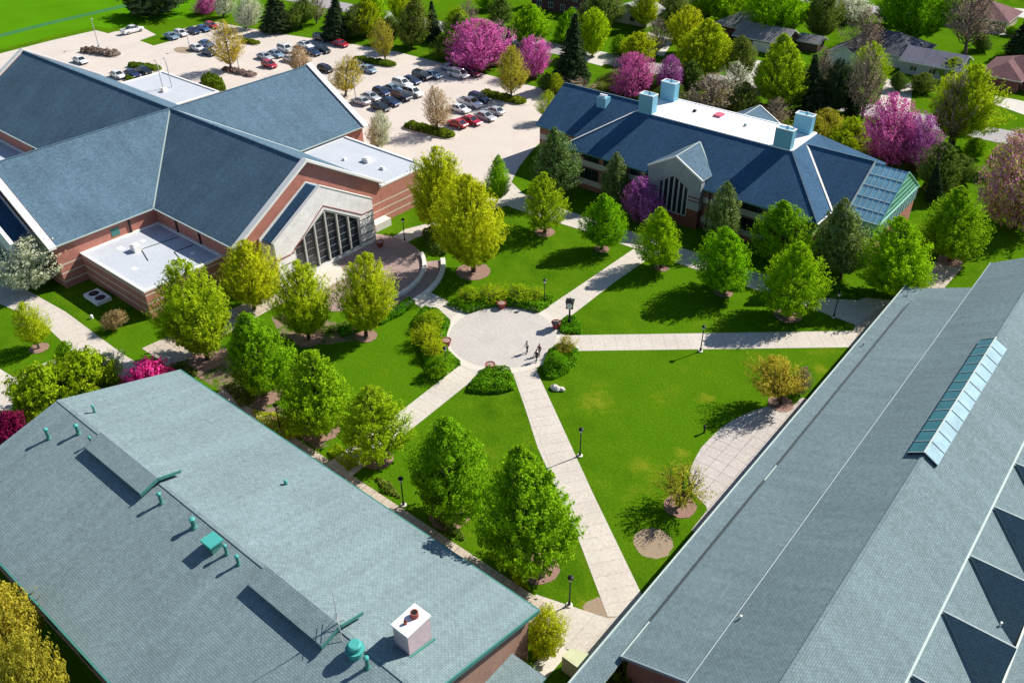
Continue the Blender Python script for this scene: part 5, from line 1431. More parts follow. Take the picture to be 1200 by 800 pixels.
mb = MB(); mb.lathe(x, y, [(.12, 4.0), (.05, 4.1), (.09, 4.2), (.01, 4.4)], 10); mb.build('finial', 'black', t)
for k in range(4):
    n_ = (math.cos(a + k * math.pi / 2 - math.pi / 2), math.sin(a + k * math.pi / 2 - math.pi / 2)); u_ = (-n_[1], n_[0])
    def F(uu, zz, d): return (x + n_[0] * (s + d) + u_[0] * uu, y + n_[1] * (s + d) + u_[1] * uu, 3.26 + zz)
    mb = MB(); mb.poly([F(.40 * math.cos(q * math.pi / 12), .40 * math.sin(q * math.pi / 12), .012) for q in range(24)]); f_ = mb.build('clock_face', 'cap', t)
    mb = MB(); mb.bar(F(0, 0, .03), F(.05, .30, .03), .03, .02); mb.bar(F(0, 0, .035), F(-.17, .08, .035), .04, .02)
    for q in range(12):
        an = q * math.pi / 6; mb.bar(F(.33 * math.cos(an), .33 * math.sin(an), .025), F(.38 * math.cos(an), .38 * math.sin(an), .025), .025, .015)
    mb.build('clock_hand', 'black', f_)

# planters
def planter(px, py, lb):
    g = G(px, py); t = thing('bowl_planter', lb, 'planter', g, 'planters around the plaza')
    x, y = g[0], g[1]
    mb = MB(); mb.lathe(x, y, [(.34, 0), (.40, .05), (.52, .55), (.62, .82), (.66, .84), (.66, .96), (.56, .96), (.54, .86)], 20); mb.build('pot', 'planter', t)
    mb = MB(); mb.lathe(x, y, [(.55, .80), (.54, .875), (.2, .93)], 20); mb.build('soil', 'planterin', t)
for a_ in ((588, 361, 'maroon bowl planter at the back of the plaza in front of the long planting'), (651.5, 384, 'maroon bowl planter next to the post clock'),
           (523.5, 405, 'maroon bowl planter by the west shrubs of the plaza'), (574.5, 433.5, 'maroon bowl planter before the rounded hedge between the two lower walks'),
           (445.5, 289, 'maroon bowl planter in the corner of the stone entrance gable')): planter(*a_)

# white rocks
g = G(651, 456); t = thing('pale_boulder', 'pair of whitish boulders lying on the lawn beside the walk', 'boulder', g)
mb = MB(); mb.sphere((g[0], g[1], .22), .62, 0, 10, 7, (1.1, .75, .7), .12); mb.build('rock', 'rock', t)
mb = MB(); mb.sphere((g[0] + .75, g[1] + .35, .18), .42, 0, 9, 6, (1, .8, .7), .12); mb.build('rock', 'rock', t)
# ground unit with two fans
g = G(115, 350); t = thing('cooling_unit', 'pale ground unit with two dark round fans on the shaded lawn', 'air conditioner', g)
x, y = g[0], g[1]
mb = MB(); mb.box(x - 1.9, x + 1.9, y - 1.1, y + 1.1, 0, .55); mb.build('casing', 'white', t)
for s_ in (-1, 1):
    mb = MB(); mb.lathe(x + s_ * .9, y, [(.72, .55), (.72, .57)], 20); mb.build('fan', 'metalblue' if False else 'black', t)
g = G(108, 373); mb = MB(); mb.lathe(g[0], g[1], [(.2, 0), (.2, .5), (.1, .6)], 10); o = mb.build('access_cap', 'white', origin=tuple(g)); tag(o, 'small white capped pipe on the shaded lawn near the cooling unit', 'pipe')

# entrance court of brick pavers with curved seat walls
EC = (-90.0, 69.8); ER = 11.6
sheet('entrance_court', circle(EC, ER, 60) , 'paver', 0.040)
sheet('entrance_court_landing', [(-93.3, 60), (-88.5, 60), (-88.5, 68.5), (-93.3, 70)], 'ring', 0.046)
def arcwall(name, lb, c, r0_, r1_, a0, a1, h, mat='stone'):
    mb = MB(); n = 36
    A = [(c[0] + r1_ * math.cos(R(a0 + (a1 - a0) * k / n)), c[1] + r1_ * math.sin(R(a0 + (a1 - a0) * k / n))) for k in range(n + 1)]
    B_ = [(c[0] + r0_ * math.cos(R(a0 + (a1 - a0) * k / n)), c[1] + r0_ * math.sin(R(a0 + (a1 - a0) * k / n))) for k in range(n + 1)]
    for k in range(n):
        q = [A[k], A[k + 1], B_[k + 1], B_[k]]
        mb.poly([(p[0], p[1], h) for p in q][::-1]); 
        mb.poly([(A[k][0], A[k][1], 0), (A[k + 1][0], A[k + 1][1], 0), (A[k + 1][0], A[k + 1][1], h), (A[k][0], A[k][1], h)])
        mb.poly([(B_[k][0], B_[k][1], 0), (B_[k + 1][0], B_[k + 1][1], 0), (B_[k + 1][0], B_[k + 1][1], h), (B_[k][0], B_[k][1], h)][::-1])
    for q in (0, n): mb.poly([(A[q][0], A[q][1], 0), (A[q][0], A[q][1], h), (B_[q][0], B_[q][1], h), (B_[q][0], B_[q][1], 0)])
    o = mb.build(name, mat, origin=(c[0] + r1_, c[1], 0)); return tag(o, lb, 'wall')
arcwall('curved_seat_wall', 'inner curved pale seat wall round the brick entrance court', EC, 11.1, 11.7, -35, 62, .5)
arcwall('curved_seat_wall', 'outer curved pale seat wall beyond the paved ring of the entrance court', EC, 13.9, 14.6, -38, 50, .45)
sheet('entrance_court_ring', [(EC[0] + 13.9 * math.cos(R(a)), EC[1] + 13.9 * math.sin(R(a))) for a in range(-40, 53, 3)] + [(EC[0] + 11.7 * math.cos(R(a)), EC[1] + 11.7 * math.sin(R(a))) for a in range(50, -43, -3)], 'paver', .05)

# ------------------------------------------------------------------ people
def skin_mesh(name, joints, edges, root, mat, parent, sub=2):
    me = bpy.data.meshes.new(name); me.from_pydata([j[0] for j in joints], edges, [])
    o = bpy.data.objects.new(name, me); COL.objects.link(o)
    m1 = o.modifiers.new('s', 'SKIN'); m2 = o.modifiers.new('b', 'SUBSURF'); m2.levels = sub; m2.render_levels = sub
    sv = me.skin_vertices[0].data if me.skin_vertices else None
    if sv is None:
        bm_ = __import__('bmesh').new(); bm_.from_mesh(me); bm_.verts.layers.skin.verify(); bm_.to_mesh(me); bm_.free(); sv = me.skin_vertices[0].data
    for i, j in enumerate(joints): sv[i].radius = (j[1], j[2] if len(j) > 2 else j[1]); sv[i].use_root = (i == root)
    dg = bpy.context.evaluated_depsgraph_get(); ev = o.evaluated_get(dg); nm = bpy.data.meshes.new_from_object(ev)
    bpy.data.objects.remove(o)
    nm.materials.clear(); nm.materials.append(M[mat]); nm.polygons.foreach_set('use_smooth', [True] * len(nm.polygons))
    q = bpy.data.objects.new(name, nm); COL.objects.link(q); q.parent = parent; return q
M['skin'] = plain('skin', (0.45, 0.27, 0.19), 0.6, vary=.05)
M['hair'] = plain('dark_hair', (0.03, 0.02, 0.015), 0.7)
M['clothwhite'] = plain('white_cloth', (0.72, 0.72, 0.74), 0.9, vary=.05)
M['clothblack'] = plain('black_cloth', (0.02, 0.02, 0.025), 0.9)
M['clothwine'] = plain('dark_red_cloth', (0.12, 0.03, 0.035), 0.9)
M['clothgrey'] = plain('grey_cloth', (0.30, 0.30, 0.33), 0.9)
M['denim'] = plain('dark_denim', (0.03, 0.04, 0.07), 0.9)
def person(px, py, ang, label, top, legs, stride=.18, hs=1.0, hairlong=False, bag=False, armf=.1):
    g = G(px, py); t = thing('person', label, 'person', (g[0], g[1], .04), 'people walking on the plaza')
    t.rotation_euler = (0, 0, R(ang)); t.scale = (hs,) * 3
    s = stride
    J = [((0, 0, .98), .13, .10), ((.01, 0, 1.18), .12, .10), ((.02, 0, 1.38), .15, .10), ((.02, 0, 1.50), .055), ((.03, 0, 1.58), .06), ((.045, 0, 1.68), .085, .10), ((.045, 0, 1.76), .075, .085)]
    E_ = [(0, 1), (1, 2), (2, 3), (3, 4), (4, 5), (5, 6)]
    def add(p, r_, par, r2=None): J.append((p, r_, r2 or r_)); E_.append((par, len(J) - 1)); return len(J) - 1
    LJ = []
    for sd_ in (-1, 1):
        f = s * sd_
        hp = add((0, .10 * sd_, .92), .088, 0); kn = add((f * .55 + .04, .10 * sd_, .50), .058, hp); an = add((f, .10 * sd_, .09), .038, kn); to = add((f + .16, .105 * sd_, .04), .035, an)
        sh = add((.02, .17 * sd_, 1.40), .058, 2); el = add((.0 - f * .4, .24 * sd_, 1.13), .04, sh); wr = add((.10 - f * .6 + armf, .25 * sd_, .90), .028, el); pa = add((.12 - f * .65 + armf, .25 * sd_, .84), .032, wr, .02)
        for k in range(4):
            b0 = (.145 - f * .65 + armf - .02 * k, (.25 + .0) * sd_, .79 - .004 * k); fi = add(b0, .010, pa); fj = add((b0[0] + .01, b0[1] - .012 * sd_, b0[2] - (.05, .06, .055, .04)[k] * .9), .008, fi)
        th = add((.155 - f * .65 + armf, .235 * sd_, .83), .011, pa); add((.18 - f * .65 + armf, .225 * sd_, .79), .009, th)
        LJ.append((f,))
    body = skin_mesh('body', J, E_, 0, 'skin', t)
    # nose and ears sit on the head as part of the hair-free body silhouette; clothing as children
    TJ = [((0, 0, .96), .155, .12), ((.01, 0, 1.18), .145, .12), ((.02, 0, 1.36), .165, .12), ((.02, 0, 1.46), .10, .08)]; TE = [(0, 1), (1, 2), (2, 3)]
    for sd_ in (-1, 1):
        f = s * sd_; a = len(TJ); TJ += [((.02, .18 * sd_, 1.40), .075), ((.0 - f * .4, .24 * sd_, 1.14), .055), ((.09 - f * .6 + armf, .25 * sd_, .94), .042)]; TE += [(2, a), (a, a + 1), (a + 1, a + 2)]
    skin_mesh('jacket', TJ, TE, 0, top, t, 1)
    PJ = [((0, 0, .98), .145, .115)]; PE = []
    for sd_ in (-1, 1):
        f = s * sd_; a = len(PJ); PJ += [((0, .10 * sd_, .90), .105), ((f * .55 + .04, .10 * sd_, .50), .075), ((f, .10 * sd_, .12), .058)]; PE += [(0, a), (a, a + 1), (a + 1, a + 2)]
    skin_mesh('trousers', PJ, PE, 0, legs, t, 1)
    for sd_ in (-1, 1):
        f = s * sd_; mb = MB(); mb.box(f - .07, f + .20, .10 * sd_ - .05, .10 * sd_ + .05, -.0, .085); o = mb.build('shoe', 'clothblack', None); o.parent = t; o.location = (0, 0, 0)
    mb = MB(); mb.sphere((.03, 0, 1.745), .108, 0, 12, 8, (1.0, .92, 1.0))
    if hairlong: mb.sphere((-.045, 0, 1.62), .09, 0, 10, 7, (.7, 1.0, 1.5))
    o = mb.build('hair', 'hair', None, smooth=True); o.parent = t; o.location = (0, 0, 0)
    mb = MB(); mb.sphere((.118, 0, 1.675), .075, 0, 10, 8, (.5, .85, 1.15)); mb.sphere((.16, 0, 1.67), .018, 0, 6, 5); o = mb.build('face', 'skin', None, smooth=True); o.parent = t; o.location = (0, 0, 0)
    mb = MB()
    for sd_ in (-1, 1): mb.sphere((.152, .03 * sd_, 1.70), .009, 0, 6, 4)
    o2 = mb.build('eyes', 'hair', None); o2.parent = o; o2.location = (0, 0, 0)
    if bag:
        mb = MB(); mb.prism([(-.20, -.15), (-.08, -.18), (-.08, .18), (-.20, .15)], 1.02, 1.44); o = mb.build('backpack', 'clothwhite', None); o.parent = t; o.location = (0, 0, 0)
    return t
person(617.7, 413.5, -95, 'person in a white top and dark trousers walking apart on the plaza', 'clothwhite', 'clothblack', .2, 1.04)
person(632.0, 416.5, -80, 'person in a dark red top and grey trousers walking nearest the shrub bed', 'clothwine', 'clothgrey', .16, 1.0, True)
person(628.6, 423.5, -85, 'person in black clothes with a white backpack at the mouth of the walk', 'clothblack', 'denim', .2, 1.02, False, True)
# ------------------------------------------------------------------ planting of the courtyard
GC = 'leafy trees around the courtyard'
T_ = tree
# between the green-roofed building and the hall
T_('vase', 'lf_yellow', 244, 421, 300, 174, 272, 'tall loose yellow green tree touching the low flat roof of the hall', 'yellow_green_tree', GC, ring=22)
T_('vase', 'lf_yellow', 298, 362, 278, 258, 328, 'yellow green tree left of the stone entrance gable, close to the hall wall', 'yellow_green_tree', GC)
T_('vase', 'lf_yellow', 362, 397, 303, 318, 397, 'yellow green tree in front of the tall entrance window', 'yellow_green_tree', GC, ring=17)
T_('vase', 'lf_yellow', 429, 394, 293, 393, 463, 'yellow green tree on a small mulch bed beside the curved hedge of the entrance court', 'yellow_green_tree', GC, ring=13)
T_('oval', 'lf_bright', 311, 463, 363, 262, 341, 'round green tree on mulch, the one nearest the far end of the green roof', 'round_green_tree', GC, ring=20)
T_('oval', 'lf_bright', 375, 503, 406, 323, 415, 'round green tree with a wide mulch bed between two lamps and the green roof', 'round_green_tree', GC, ring=24)
T_('oval', 'lf_yellow', 443, 538, 447, 397, 481, 'thin crowned tree overhanging the end of the southwest walk', 'round_green_tree', GC, sparse=.75, ring=18)
T_('oval', 'lf_bright', 527, 604, 485, 477, 578, 'dense green tree between the lower lawn lamp and the largest tree', 'round_green_tree', GC, ring=24)
T_('oval', 'lf_bright', 630, 664, 521, 555, 676, 'largest dense green tree, standing beside the long lower walk', 'round_green_tree', GC, ring=26)
# north side
T_('vase', 'lf_yellow', 517, 276, 168, 479, 560, 'tall golden green tree standing behind its twin near the car park', 'yellow_green_tree', GC)
T_('vase', 'lf_yellow', 555, 318, 200, 509, 595, 'tall golden green tree with a mulch bed at the head of the north lawn', 'yellow_green_tree', GC, ring=20)
T_('oval', 'lf_lime', 582, 237, 180, 569, 601, 'slim young lime green tree beside the walk from the car park', 'young_tree', GC)
T_('oval', 'lf_yellow', 638.5, 272, 199, 612, 668, 'open crowned young tree on a round mulch ring in the north lawn', 'young_tree', GC, sparse=.6, ring=12)
T_('oval', 'lf_lime', 705, 292, 224, 680, 731, 'egg shaped lime tree left of the path to the annex door', 'lime_tree', GC, ring=9)
T_('oval', 'lf_lime', 775, 314, 239, 748, 802, 'egg shaped lime tree just right of the path to the annex door', 'lime_tree', GC, ring=9)
T_('oval', 'lf_lime', 848, 343, 262, 813, 882, 'egg shaped lime tree standing in the middle of the east lawn edge', 'lime_tree', GC, ring=11)
T_('oval', 'lf_lime', 923, 370, 280, 894, 969, 'egg shaped lime tree with reddish mulch nearest the east walk', 'lime_tree', GC, ring=16)
T_('oval', 'lf_bright', 918, 312, 233, 883, 958, 'broad green tree against the annex wall behind the lime trees', 'round_green_tree', GC)
T_('oval', 'lf_pear', 985, 326, 229, 954, 1018, 'dark olive flowering pear under the annex hip', 'pear_tree', GC)
T_('oval', 'lf_lime', 1049, 348, 252, 1007, 1093, 'large bright tree below the glasshouse end', 'round_green_tree', GC)
T_('oval', 'lf_bright', 1113, 306, 217, 1082, 1154, 'round green tree beyond the glasshouse by the slab path', 'round_green_tree', GC, ring=14)
T_('oval', 'lf_pear', 652, 232, 147, 625, 679, 'dark flowering pear at the car park corner of the annex', 'pear_tree', GC)
T_('oval', 'lf_pear', 722, 240, 176, 705, 741, 'small flowering pear against the annex next to a purple tree', 'pear_tree', GC)
T_('oval', 'lf_pear', 845, 288, 209, 825, 869, 'flowering pear to the right of the annex entrance gable', 'pear_tree', GC)
T_('redbud', 'lf_purple', 755, 262, 206, 729, 777, 'purple flowering tree beside the annex entrance gable', 'redbud_tree')
T_('fan', 'lf_gold', 915, 473, 415, 877, 942, 'golden small tree on mulch at the corner of the slab patio', 'ornamental_tree', ring=15, sparse=1.6)
T_('multi', 'lf_grey', 936, 462, 428, 925, 952, 'greyish twiggy shrub tucked behind the golden tree at the patio', 'twiggy_shrub', cat='shrub')
T_('fan', 'lf_gold', 797, 593, 546, 768, 842, 'wide spreading small tree with bare stems on a mulch ring below the patio', 'ornamental_tree', ring=19, sparse=.7)
# west side
T_('airy', 'lf_yellow', 46, 408, 352, 13, 60, 'young yellow tree on a mulch disc beside the west walk', 'young_tree', ring=11, sparse=1.8)
T_('multi', 'lf_white', 36, 337, 272, -2, 76, 'white blossoming tree against the hall gable', 'blossom_tree', sparse=2.0)
T_('shrub', 'lf_yellow', 48, 486, 428, 4, 88, 'large yellow green shrub behind the gable of the green roof', 'forsythia_shrub', cat='shrub', sparse=1.6)
T_('shrub', 'lf_yellow', 92, 468, 412, 52, 136, 'tallest yellow green shrub beside the white blossom bush', 'forsythia_shrub', cat='shrub', sparse=1.6)
T_('shrub', 'lf_white', 120, 440, 413, 104, 147, 'small white blossom bush between yellow shrubs and a pink azalea', 'blossom_bush', cat='shrub')
T_('shrub', 'lf_hot', 172, 462, 421, 143, 201, 'bright hot pink azalea at the corner of the green roof', 'azalea', cat='shrub', sparse=1.5)
T_('shrub', 'lf_wine', 10, 528, 480, -16, 33, 'wine red shrub beside the near eave of the green roof', 'red_shrub', cat='shrub', sparse=1.5)
T_('multi', 'lf_gold', 8, 800, 690, -40, 52, 'golden leaved tree by the near eave, the farther of the pair', 'ornamental_tree', sparse=2.6)
T_('multi', 'lf_gold', 52, 850, 735, 15, 88, 'golden leaved tree by the near eave, the closer of the pair', 'ornamental_tree', sparse=2.6)
T_('multi', 'lf_bronze', 130, 386, 362, 120, 152, 'low russet shrub against the banded wall of the low hall wing', 'russet_shrub', cat='shrub', sparse=1.5)
T_('multi', 'lf_yellow', 638, 766, 708, 612, 664, 'golden green shrub by the gable end of the green roof', 'golden_shrub', cat='shrub', sparse=2.0)
T_('shrub', 'lf_hedge', 600, 800, 778, 585, 630, 'small green shrub below the gable end wall', 'green_shrub', cat='shrub')
T_('shrub', 'lf_hedge', 78, 430, 400, 64, 92, 'small leafy shrub beside the west walk', 'green_shrub', cat='shrub')
T_('shrub', 'lf_hedgedark', 728, 800, 768, 700, 752, 'dark shrub in the sunken corner beside the enclosure', 'green_shrub', cat='shrub')

# loose low growth under the tree row and along the walks
for pg, mt in (([(262, 452), (290, 446), (300, 470), (282, 478)], 'lf_olive'), ([(296, 482), (326, 486), (356, 510), (338, 516), (306, 500)], 'lf_yellow'), ([(395, 520), (420, 545), (408, 552), (384, 530)], 'lf_yellow'),
               ([(196, 432), (214, 424), (232, 436), (222, 446)], 'lf_olive'), ([(440, 560), (458, 566), (470, 584), (452, 578)], 'lf_olive'), ([(338, 378), (380, 384), (408, 378), (404, 388), (360, 392)], 'lf_olive'),
               ([(590, 660), (612, 676), (622, 692), (604, 684)], 'lf_yellow'), ([(504, 600), (540, 622), (546, 634), (520, 622)], 'lf_olive')):
    bed('ground_cover', None, None, pg, .45, mt, kind='stuff', leaf=.13, lump=.6)
# plaza beds
B_ = bed
B_('hedge', 'long clipped green planting along the back of the plaza', 'hedge', [(522, 358), (541, 350), (565, 347), (600, 347), (628, 346), (650, 349), (643, 360), (631, 367), (612, 362), (590, 359.5), (568, 361.5), (549, 368)], .85, 'lf_hedge')
for k, (bx, by, ty, x0, x1, lb) in enumerate(((546, 352, 336, 532, 566, 'pale bronze shrub at the left end of the back planting'), (578, 352, 333, 560, 598, 'pale bronze shrub behind the back planter'),
        (608, 352, 333, 590, 628, 'pale bronze shrub right of the back planter'), (628, 352, 336, 612, 640, 'pale bronze shrub next to the plaza back lamp'))):
    T_('multi', 'lf_yellow', bx, by, ty, x0, x1, lb, 'bronze_shrub', 'shrubs in the plaza beds', cat='shrub', sparse=.8)
B_('hedge', 'irregular green planting on the west side of the plaza', 'hedge', [(497, 362), (512, 364), (528, 378), (524, 392), (522, 404), (526, 414), (540, 428), (520, 441), (510, 443), (500, 430), (492, 412), (488, 395), (484, 378)], .85, 'lf_hedge')
for k, (bx, by, ty, x0, x1, lb) in enumerate(((506, 384, 365, 488, 524, 'bronze tinged shrub at the top of the west planting'), (500, 402, 381, 484, 519, 'bronze tinged shrub in the middle of the west planting'),
        (509, 417, 397, 494, 527, 'bronze tinged shrub behind the west planter'), (512, 438, 417, 497, 533, 'leafy green shrub at the foot of the west planting'))):
    T_('multi', 'lf_yellow' if k < 3 else 'lf_bright', bx, by, ty, x0, x1, lb, 'bronze_shrub', 'shrubs in the plaza beds', cat='shrub', sparse=1.6)
B_('hedge', 'rounded mound hedge between the two lower walks', 'hedge', [(561, 440), (570, 434), (585, 432), (597, 434), (602, 446), (603, 457), (590, 461), (570, 462), (549, 459), (552, 450)], .95, 'lf_hedge')
B_('hedge', 'half round hedge at the right of the lower walk by the people', 'hedge', [(639, 421), (643, 412), (655, 406), (668, 407), (678, 413), (675, 428), (665, 438), (650, 445), (640, 444), (636, 433)], .85, 'lf_hedge')
T_('multi', 'lf_bright', 651, 432, 412, 638, 665, 'dark leafy shrub beside the walking people', 'green_shrub', 'shrubs in the plaza beds', cat='shrub', sparse=1.7)
T_('multi', 'lf_gold', 662, 415, 392, 650, 675, 'pale yellow shrub at the start of the east walk', 'golden_shrub', 'shrubs in the plaza beds', cat='shrub', sparse=.9)
B_('hedge', 'low clipped hedge around the post clock', 'hedge', [(655, 385), (656, 378), (664, 371.5), (674, 372), (680, 380), (681.5, 391.5), (668, 392), (656, 391)], .5, 'lf_hedge')
B_('hedge', 'curved low hedge along the rim of the entrance court', 'hedge', [(395, 388), (420, 379), (445, 371), (465, 361), (480, 351), (487, 356), (472, 369), (450, 380), (425, 388), (400, 396)], .9, 'lf_hedge')
B_('ground_cover', None, None, [(952, 349), (975, 350), (1005, 352), (1015, 348), (1000, 341), (968, 338)], .35, 'lf_hedge', kind='stuff')
B_('hedge', 'dark rounded shrubs beside the outer seat wall', 'shrub', [(495, 275), (505, 270), (520, 272), (530, 285), (522, 300), (508, 298), (498, 288)], 1.3, 'lf_olive')
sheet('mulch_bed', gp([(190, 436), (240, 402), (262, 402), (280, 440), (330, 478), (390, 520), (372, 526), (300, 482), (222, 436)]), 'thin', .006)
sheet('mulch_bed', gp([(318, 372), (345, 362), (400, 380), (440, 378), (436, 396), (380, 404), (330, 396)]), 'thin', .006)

# ------------------------------------------------------------------ trees of the car park
GP = 'trees on the car park islands'
T_('airy', 'lf_gold', 271, 82, 20, 244, 291, 'large yellow budding tree on the brown shrub island', 'budding_tree', GP, sparse=1.1)
T_('airy', 'lf_bronze', 352, 87, 51, 335, 367, 'orange bronze budding tree just beyond the hall ridge', 'budding_tree', GP, sparse=1.4)
T_('airy', 'lf_gold', 405, 113, 62, 384, 430, 'yellow and bronze tree beside the white coping of the hall gable', 'budding_tree', GP, sparse=1.1)
T_('airy', 'lf_gold', 452, 73, 18, 434, 467, 'slender yellow tree on the far hedge island', 'budding_tree', GP, sparse=1.1)
T_('airy', 'lf_bronze', 513, 156, 97, 489, 530, 'thin pinkish budding tree on the long hedge island', 'budding_tree', GP, sparse=1.1)
T_('airy', 'lf_gold', 599, 117, 49, 577, 622, 'full yellow tree on the hedge island beside the annex', 'budding_tree', GP, sparse=1.5)
T_('multi', 'lf_white', 443, 176, 128, 427, 461, 'white blossoming tree at the corner of the hall gable', 'blossom_tree', sparse=1.8)
T_('airy', 'lf_yellow', 642, 143, 104, 626, 656, 'yellow green sapling against the annex gable', 'young_tree', sparse=1.5)
T_('airy', 'lf_yellow', 652, 112, 84, 643, 664, 'small lime sapling peeking over the annex roof edge', 'young_tree', sparse=1.6)

